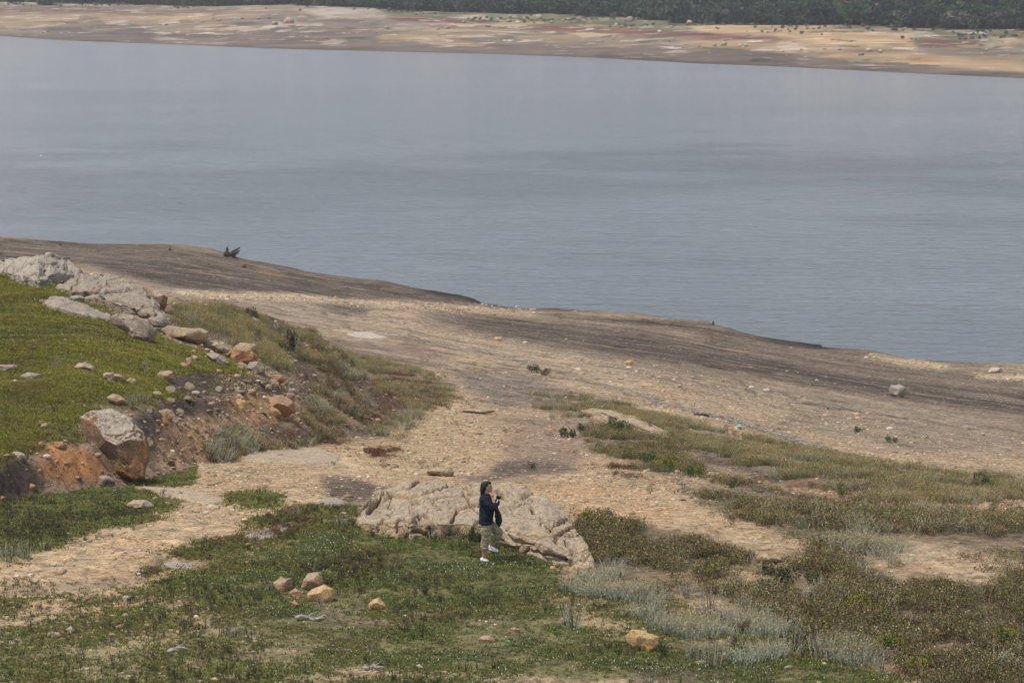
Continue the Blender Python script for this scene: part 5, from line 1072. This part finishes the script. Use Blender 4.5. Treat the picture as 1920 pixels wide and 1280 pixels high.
for i, (u, v, w_, lab) in enumerate([(85, 10, 50, 'isolated round green tree at the far left of the far shore'), (30, 8, 40, 'green tree at the left frame edge on the far shore'), (785, 16, 28, 'lone dark bush before the wood on the far shore'), (230, 6, 36, 'green tree on the far shore right of the isolated one'), (828, 17, 10, 'small pointed dark tree before the far wood'), (600, 10, 34, 'dark tree leading the edge of the far wood on the left')]):
    p = hitp(u, v, 1740); s_ = w_/2*p.y/F; rt = empty('tree', p); V, T, S = crown(50+i, 420)
    obj('crown', np_mesh('crown', V*np.array([s_, s_, s_*.8]), T, [M_LEAF], np.clip(np.array((.05, .065, .03))*S, .003, .9)), rt)
    V, T = tube([(0, 0, -.3), (0, 0, s_*.5)], [s_*.06, s_*.04], 6); obj('trunk', np_mesh('trunk', V, T, [M_WOOD]), rt); tag(rt, lab, 'tree')

# <<PERSON>>
# ------------------------------------------------------------------ the person
def ev(o):
    dg_ = bpy.context.evaluated_depsgraph_get(); m = bpy.data.meshes.new_from_object(o.evaluated_get(dg_)); bpy.data.objects.remove(o); return m
def union(parts, voxel, smooth=2, fold=0, fsc=8, seed=0, name='body'):
    Vs, Ts, off = [], [], 0
    for V, T in parts: Vs.append(np.asarray(V, float)); Ts.append(np.asarray(T)+off); off += len(V)
    t = obj('tmp', np_mesh('tmp', np.concatenate(Vs), np.concatenate(Ts)))
    m = t.modifiers.new('r', 'REMESH'); m.mode = 'VOXEL'; m.voxel_size = voxel
    if smooth: q = t.modifiers.new('s', 'SMOOTH'); q.iterations = smooth; q.factor = .6
    me = ev(t); me.name = name; n = len(me.vertices)
    if fold:
        co = np.empty(n*3, np.float32); me.vertices.foreach_get('co', co); co = co.reshape(-1, 3).astype(float)
        nr = np.empty(n*3, np.float32); me.vertices.foreach_get('normal', nr); nr = nr.reshape(-1, 3)
        d = (1-np.abs(fbm3(co*np.array([1, 1, 1.8]), fsc, 3, seed))-.6)*fold; me.vertices.foreach_set('co', (co+nr*d[:, None]).astype(np.float32).ravel()); me.update()
    me.polygons.foreach_set('use_smooth', np.ones(len(me.polygons), dtype=bool)); return me
def ellips(c, r, sub=3, rot=None):
    V, T = ICO[sub]; V = V*np.array(r)
    if rot is not None: V = V@np.array(rot.to_matrix()).T
    return V+np.array(c), T
def loft(rings, sides=20):
    """rings: (centre xyz, rx, ry), horizontal ellipses, closed"""
    V, T = [], []
    for c, rx, ry in rings:
        for k in range(sides):
            t = 2*math.pi*k/sides; V.append((c[0]+rx*math.cos(t), c[1]+ry*math.sin(t), c[2]))
    for i in range(len(rings)-1):
        for k in range(sides):
            a0, a1 = i*sides+k, i*sides+(k+1) % sides; T += [(a0, a1, a1+sides), (a0, a1+sides, a0+sides)]
    for e, o_, fl in ((0, 0, 1), (-1, (len(rings)-1)*sides, 0)):
        c = len(V); V.append(tuple(rings[e][0])); T += [((c, o_+(k+1) % sides, o_+k) if fl else (c, o_+k, o_+(k+1) % sides)) for k in range(sides)]
    return np.array(V, float), np.array(T)
def limb(pts, rad, sides=14):
    P = [np.array(p, float) for p in pts]; R = list(rad)
    for _ in range(2):
        Q, S_ = [P[0]], [R[0]]
        for a, b_, ra, rb in zip(P, P[1:], R, R[1:]): Q += [a*.75+b_*.25, a*.25+b_*.75]; S_ += [ra*.75+rb*.25, ra*.25+rb*.75]
        Q.append(P[-1]); S_.append(R[-1]); P, R = Q, S_
    V, T = tube(P, R, sides, 0); return V, T
foot = hitp(911, 1052); pk = (foot.y*CP+(H-foot.z)*SP)/F
def W(u, v, d=0.0): return (u-911)*pk, d, (1052.5-v)*pk
PX = pk
M_SKIN = plain('skin', (.38, .20, .125), .6, 30, .95, 1.05, .05, .003)
M_SHIRT = plain('navy_cloth', (.0065, .0085, .018), .85, 14, .8, 1.25, .3, .01)
M_KHAKI = plain('khaki_cloth', (.27, .235, .155), .9, 11, .75, 1.15, .5, .02)
M_HAIR = plain('black_hair', (.008, .007, .007), .45, 40, .7, 1.4, .5, .01)
M_SHOE = plain('white_canvas', (.84, .84, .85), .6, 30, .96, 1.02, .1, .003)
M_BAG = plain('black_cloth', (.010, .010, .011), .8, 12, .8, 1.3, .4, .01)
M_SOLE = plain('white_rubber', (.78, .78, .77), .5, 30, .95, 1.02, .1, .003)
person = empty('person', foot)
def fingers(c, fwd, up, side, curl=.8):
    c, fwd, up, side = [np.array(q, float) for q in (c, fwd, up, side)]; out = [ellips(c, (.034, .022, .040), 3)]
    for i, l in enumerate((.062, .072, .068, .054)):
        b0 = c+side*(-.028+.018*i)+fwd*.028; p1 = b0+fwd*l*.45; p2 = p1+(fwd*(1-curl)+up*-curl)*l*.35; p3 = p2+(fwd*(.4-curl)+up*-curl)*l*.28
        out.append(limb([b0-fwd*.02, b0, p1, p2, p3], [.0095, .009, .0085, .008, .006], 8))
    b0 = c-side*.03-fwd*.008; out.append(limb([b0, b0-side*.018+fwd*.02, b0-side*.012+fwd*.05, b0-side*.004+fwd*.062], [.012, .0105, .0095, .007], 8)); return out
hc = W(914.5, 910.5, -.0)
body = [ellips((hc[0]-.012, 0, hc[2]+.015), (.094, .074, .100), 4), ellips((hc[0]+.028, 0, hc[2]-.045), (.060, .054, .068), 4),
        ellips((hc[0]+.088, 0, hc[2]-.028), (.018, .014, .022), 3), ellips((hc[0]+.080, 0, hc[2]-.062), (.016, .024, .012), 3), ellips((hc[0]+.066, 0, hc[2]-.092), (.026, .026, .02), 3),
        ellips((hc[0]-.01, -.076, hc[2]-.01), (.018, .010, .030), 3), ellips((hc[0]-.01, .076, hc[2]-.01), (.018, .010, .030), 3),
        limb([W(912, 930), W(911.5, 922), W(913, 914)], [.062, .052, .05]),
        loft([(W(911, 927), .05, .10), (W(911.5, 933), .085, .165), (W(912, 945), .11, .165), (W(911.5, 960), .095, .14), (W(911.5, 975), .105, .165), (W(912, 986), .095, .15)]),
        limb([W(907, 932, -.15), W(917, 941, -.21), W(928, 947, -.20)], [.050, .045, .038]), limb([W(928, 947, -.20), W(926.5, 938, -.15), W(923.5, 928, -.09)], [.038, .034, .024]),
        limb([W(909, 932, .15), W(919, 942, .20), W(929, 948, .18)], [.050, .045, .038]), limb([W(929, 948, .18), W(931, 941, .10), W(933, 934, .02)], [.038, .033, .024]),
        limb([W(912, 981, -.085), W(911, 996, -.09), W(910, 1009, -.09), W(908.6, 1026, -.09), W(907.8, 1043, -.09)], [.09, .078, .056, .050, .036]),
        limb([W(913, 981, .085), W(925, 990, .10), W(937, 998, .12), W(930, 1009, .16), W(920, 1025, .20)], [.09, .078, .058, .048, .036])]
body += fingers(W(922.5, 925.5, -.07), (.7, .1, .35), (.2, 0, .95), (.1, .95, 0))
body += fingers(W(933.5, 932, .01), (.75, -.3, .2), (.1, 0, .95), (.1, .95, 0))
obj('body', union(body, .006, 2), person).data.materials.append(M_SKIN)
for s_ in (-1, 1):
    V, T = ellips((hc[0]+.074, s_*.030, hc[2]-.002), (.012, .012, .008), 2); obj('eye', np_mesh('eye', V, T, [plain('eye_dark', (.03, .02, .015), .3)], smooth=True), person)
    V, T = limb([(hc[0]+.078, s_*.012, hc[2]+.020), (hc[0]+.074, s_*.035, hc[2]+.026), (hc[0]+.058, s_*.052, hc[2]+.020)], [.005, .006, .003], 6); obj('eyebrow', np_mesh('eyebrow', V, T, [M_HAIR], smooth=True), person)
V, T = ellips((hc[0]+.089, 0, hc[2]-.064), (.008, .022, .007), 2); obj('lips', np_mesh('lips', V, T, [plain('lips', (.28, .09, .07), .5)], smooth=True), person)
hair = [ellips((hc[0]-.040, 0, hc[2]+.028), (.086, .083, .094), 4), ellips((hc[0]+.006, 0, hc[2]+.080), (.068, .062, .036), 3), limb([W(909, 905), W(906, 913), W(905, 920), W(904, 927), W(903.5, 932)], [.070, .064, .050, .034, .014], 16),
        limb([W(909, 906, -.05), W(907, 914, -.06), W(905.5, 921, -.05)], [.035, .03, .016], 10), limb([W(909, 906, .05), W(907, 914, .06), W(905.5, 921, .05)], [.035, .03, .016], 10)]
hm_ = union(hair, .008, 1, .012, 16, 3, 'hair'); hm_.materials.append(M_HAIR); obj('hair', hm_, person)
shirt = [loft([(W(911, 922.5), .050, .062), (W(910.5, 926), .085, .12), (W(911, 931), .118, .19), (W(912.5, 940), .150, .205), (W(913, 950), .150, .205), (W(912, 960), .143, .205), (W(911.2, 970), .138, .21), (W(910.8, 979.5), .138, .215)], 28),
         limb([W(905.5, 931, -.16), W(914, 940, -.23), W(925, 947, -.225), W(929, 946.5, -.21), W(928, 939, -.17)], [.078, .080, .070, .066, .056]),
         limb([W(908, 931, .16), W(917, 941, .22), W(928, 948, .20), W(931, 944, .14), W(931.5, 939, .08)], [.078, .078, .068, .060, .050])]
m = union(shirt, .009, 2, .030, 5, 4, 'shirt'); m.materials.append(M_SHIRT); sh = obj('shirt', m, person)
V, T = limb([W(906, 924, -.07), W(914, 925, -.10), W(919, 927, -.03), W(919, 927, .03), W(914, 925, .10), W(906, 924, .07), W(904, 923, 0), W(906, 924, -.07)], [.016]*8, 8); obj('collar', np_mesh('collar', V, T, [M_SHIRT], smooth=True), sh)
tr = [loft([(W(912, 974), .115, .175), (W(912, 981), .118, .180), (W(912.5, 988), .105, .17)], 24),
      limb([W(911.5, 982, -.09), W(911.5, 992, -.10), W(911, 1004, -.10), W(910, 1012, -.095), W(909, 1022, -.09), W(908.6, 1028, -.09)], [.104, .096, .082, .078, .070, .060], 20),
      limb([W(914, 982, .085), W(924, 989, .10), W(935.5, 997.5, .12), W(933.5, 1004, .145), W(928, 1011, .17), W(924.8, 1016, .185)], [.104, .094, .080, .078, .070, .058], 20)]
m = union(tr, .008, 1, .055, 8, 6, 'trousers'); m.materials.append(M_KHAKI); tro = obj('trousers', m, person)
for (a, b_, d, r_) in ((908.6, 1027, -.09, .062), (925, 1015.5, .184, .060)):
    V, T = limb([W(a, b_-2.2, d), W(a-.2, b_+2.2, d)], [r_+.008, r_+.004], 18); obj('cuff', np_mesh('cuff', V, T, [M_KHAKI], smooth=True), tro)
V, T = ellips(W(910, 996, -.192), (.058, .014, .070), 3); obj('pocket', np_mesh('pocket', np.round(V, 3), T, [M_KHAKI], smooth=True), tro)
def shoe(u, v, d, pitch):
    o = W(u, v, d); R = Matrix.Rotation(pitch, 3, 'Y')@Matrix.Rotation(-.25, 3, 'Z')
    def tf(V): return np.array([tuple(R@Vector(p)+Vector(o)) for p in V])
    up = [ellips((-.045, 0, .048), (.050, .037, .046), 3), ellips((.02, 0, .040), (.070, .038, .036), 3), ellips((.090, 0, .030), (.060, .042, .028), 3), ellips((-.04, 0, .075), (.040, .033, .022), 3)]
    m = union(up, .006, 3, name='shoe'); n = len(m.vertices); co = np.empty(n*3, np.float32); m.vertices.foreach_get('co', co); m.vertices.foreach_set('co', tf(co.reshape(-1, 3)).astype(np.float32).ravel()); m.update(); m.materials.append(M_SHOE)
    s_ = obj('shoe', m, person)
    sole = []
    for z in (-.004, .018):
        for k in range(24):
            t = 2*math.pi*k/24; x = .032+.122*math.cos(t); sole.append((x, (.037+.008*math.cos(t))*math.sin(t), z))
    T = [(k, (k+1) % 24, 24+(k+1) % 24) for k in range(24)]+[(k, 24+(k+1) % 24, 24+k) for k in range(24)]+[(0, k+1, k) for k in range(1, 23)]+[(24, 24+k, 25+k) for k in range(1, 23)]
    obj('sole', np_mesh('sole', tf(sole), np.array(T), [M_SOLE]), s_)
    for i in range(4):
        V, T = limb([(.015+.018*i, -.022, .070-.004*i), (.020+.018*i, 0, .080-.006*i), (.015+.018*i, .022, .070-.004*i)], [.003]*3, 5); obj('lace', np_mesh('lace', tf(V), T, [M_SOLE]), s_)
shoe(908.3, 1052.3, -.09, .16); shoe(920.5, 1034.5, .20, .24)
tag(person, 'person in navy shirt, rolled khaki trousers and white sneakers walking on the grass', 'person')
# held things
br = empty('shoulder_bag', foot+Vector(W(936, 975, -.08))); bo = np.array(W(936, 975, -.08))
def rel(V): return V-bo
bag = [loft([(W(930.5, 944, -.10), .012, .03), (W(931.5, 950, -.10), .030, .06), (W(933, 958, -.10), .055, .08), (W(934.3, 966, -.09), .068, .09), (W(935.2, 974, -.08), .066, .085), (W(935.6, 980, -.08), .045, .07), (W(935.8, 984, -.08), .018, .04)], 20)]
V = [(rel(b_[0]), b_[1]) for b_ in bag]; m = union(V, .008, 2, .02, 8, 8, 'pouch'); m.materials.append(M_BAG); obj('pouch', m, br)
V, T = limb([W(931, 947, -.13), W(925, 938, -.235), W(916, 928, -.21), W(908, 924.5, -.13), W(902, 932, -.05)], [.010, .012, .013, .012, .010], 8); obj('strap', np_mesh('strap', rel(V), T, [M_BAG], smooth=True), br)
V, T = limb([W(937, 983, -.08), W(939.5, 981, -.08), W(940, 979.5, -.08)], [.008, .01, .008], 6); obj('buckle', np_mesh('buckle', rel(V), T, [M_SOLE], smooth=True), br)
tag(br, 'black cloth shoulder bag hanging in front of the walking person', 'bag')
cr_ = empty('camera', foot+Vector(W(933, 930, -.03))); bo = np.array(W(933, 930, -.03))
bm = bmesh.new(); bmesh.ops.create_cube(bm, size=1); bmesh.ops.scale(bm, vec=(.055, .12, .075), verts=bm.verts); bmesh.ops.bevel(bm, geom=bm.edges[:], offset=.01, segments=2, affect='EDGES'); me = bpy.data.meshes.new('camera_body'); bm.to_mesh(me); bm.free(); me.materials.append(M_BAG); obj('camera_body', me, cr_)
V, T = limb([(.02, 0, 0), (.07, 0, -.005)], [.03, .028], 14); obj('lens', np_mesh('lens', V, T, [M_BAG], smooth=True), cr_)
V, T = limb([W(934, 931, -.06), W(933.5, 934, -.10), W(931.5, 938, -.13), W(930, 943, -.13)], [.008]*4, 6); obj('strap', np_mesh('strap', V-bo, T, [M_SOLE], smooth=True), cr_)
tag(cr_, 'small black camera with pale strap held up in both hands', 'camera')
# ------------------------------------------------------------------ haze
bm = bmesh.new(); bmesh.ops.create_cube(bm, size=1); bmesh.ops.scale(bm, vec=(5200, 9400, 1), verts=bm.verts)
hi = float(max(Z.max()+12, H+8)); lo = float(min(Z.min(), -4))-1.5
for v_ in bm.verts: v_.co.z = hi if v_.co.z > 0 else lo; v_.co.y += 4500
me = bpy.data.meshes.new('haze'); bm.to_mesh(me); bm.free()
hz_m = bpy.data.materials.new('haze_air'); hz_m.use_nodes = True; nt = hz_m.node_tree; nt.nodes.remove(nt.nodes['Principled BSDF'])
vol = nt.nodes.new('ShaderNodeVolumePrincipled'); vol.inputs['Color'].default_value = (.86, .90, .95, 1); vol.inputs['Density'].default_value = .00011; vol.inputs['Anisotropy'].default_value = .2
nt.links.new(vol.outputs[0], nt.nodes['Material Output'].inputs['Volume']); me.materials.append(hz_m)
hzo = obj('haze', me); tag(hzo, 'thin pale haze over the lake', kind='stuff')
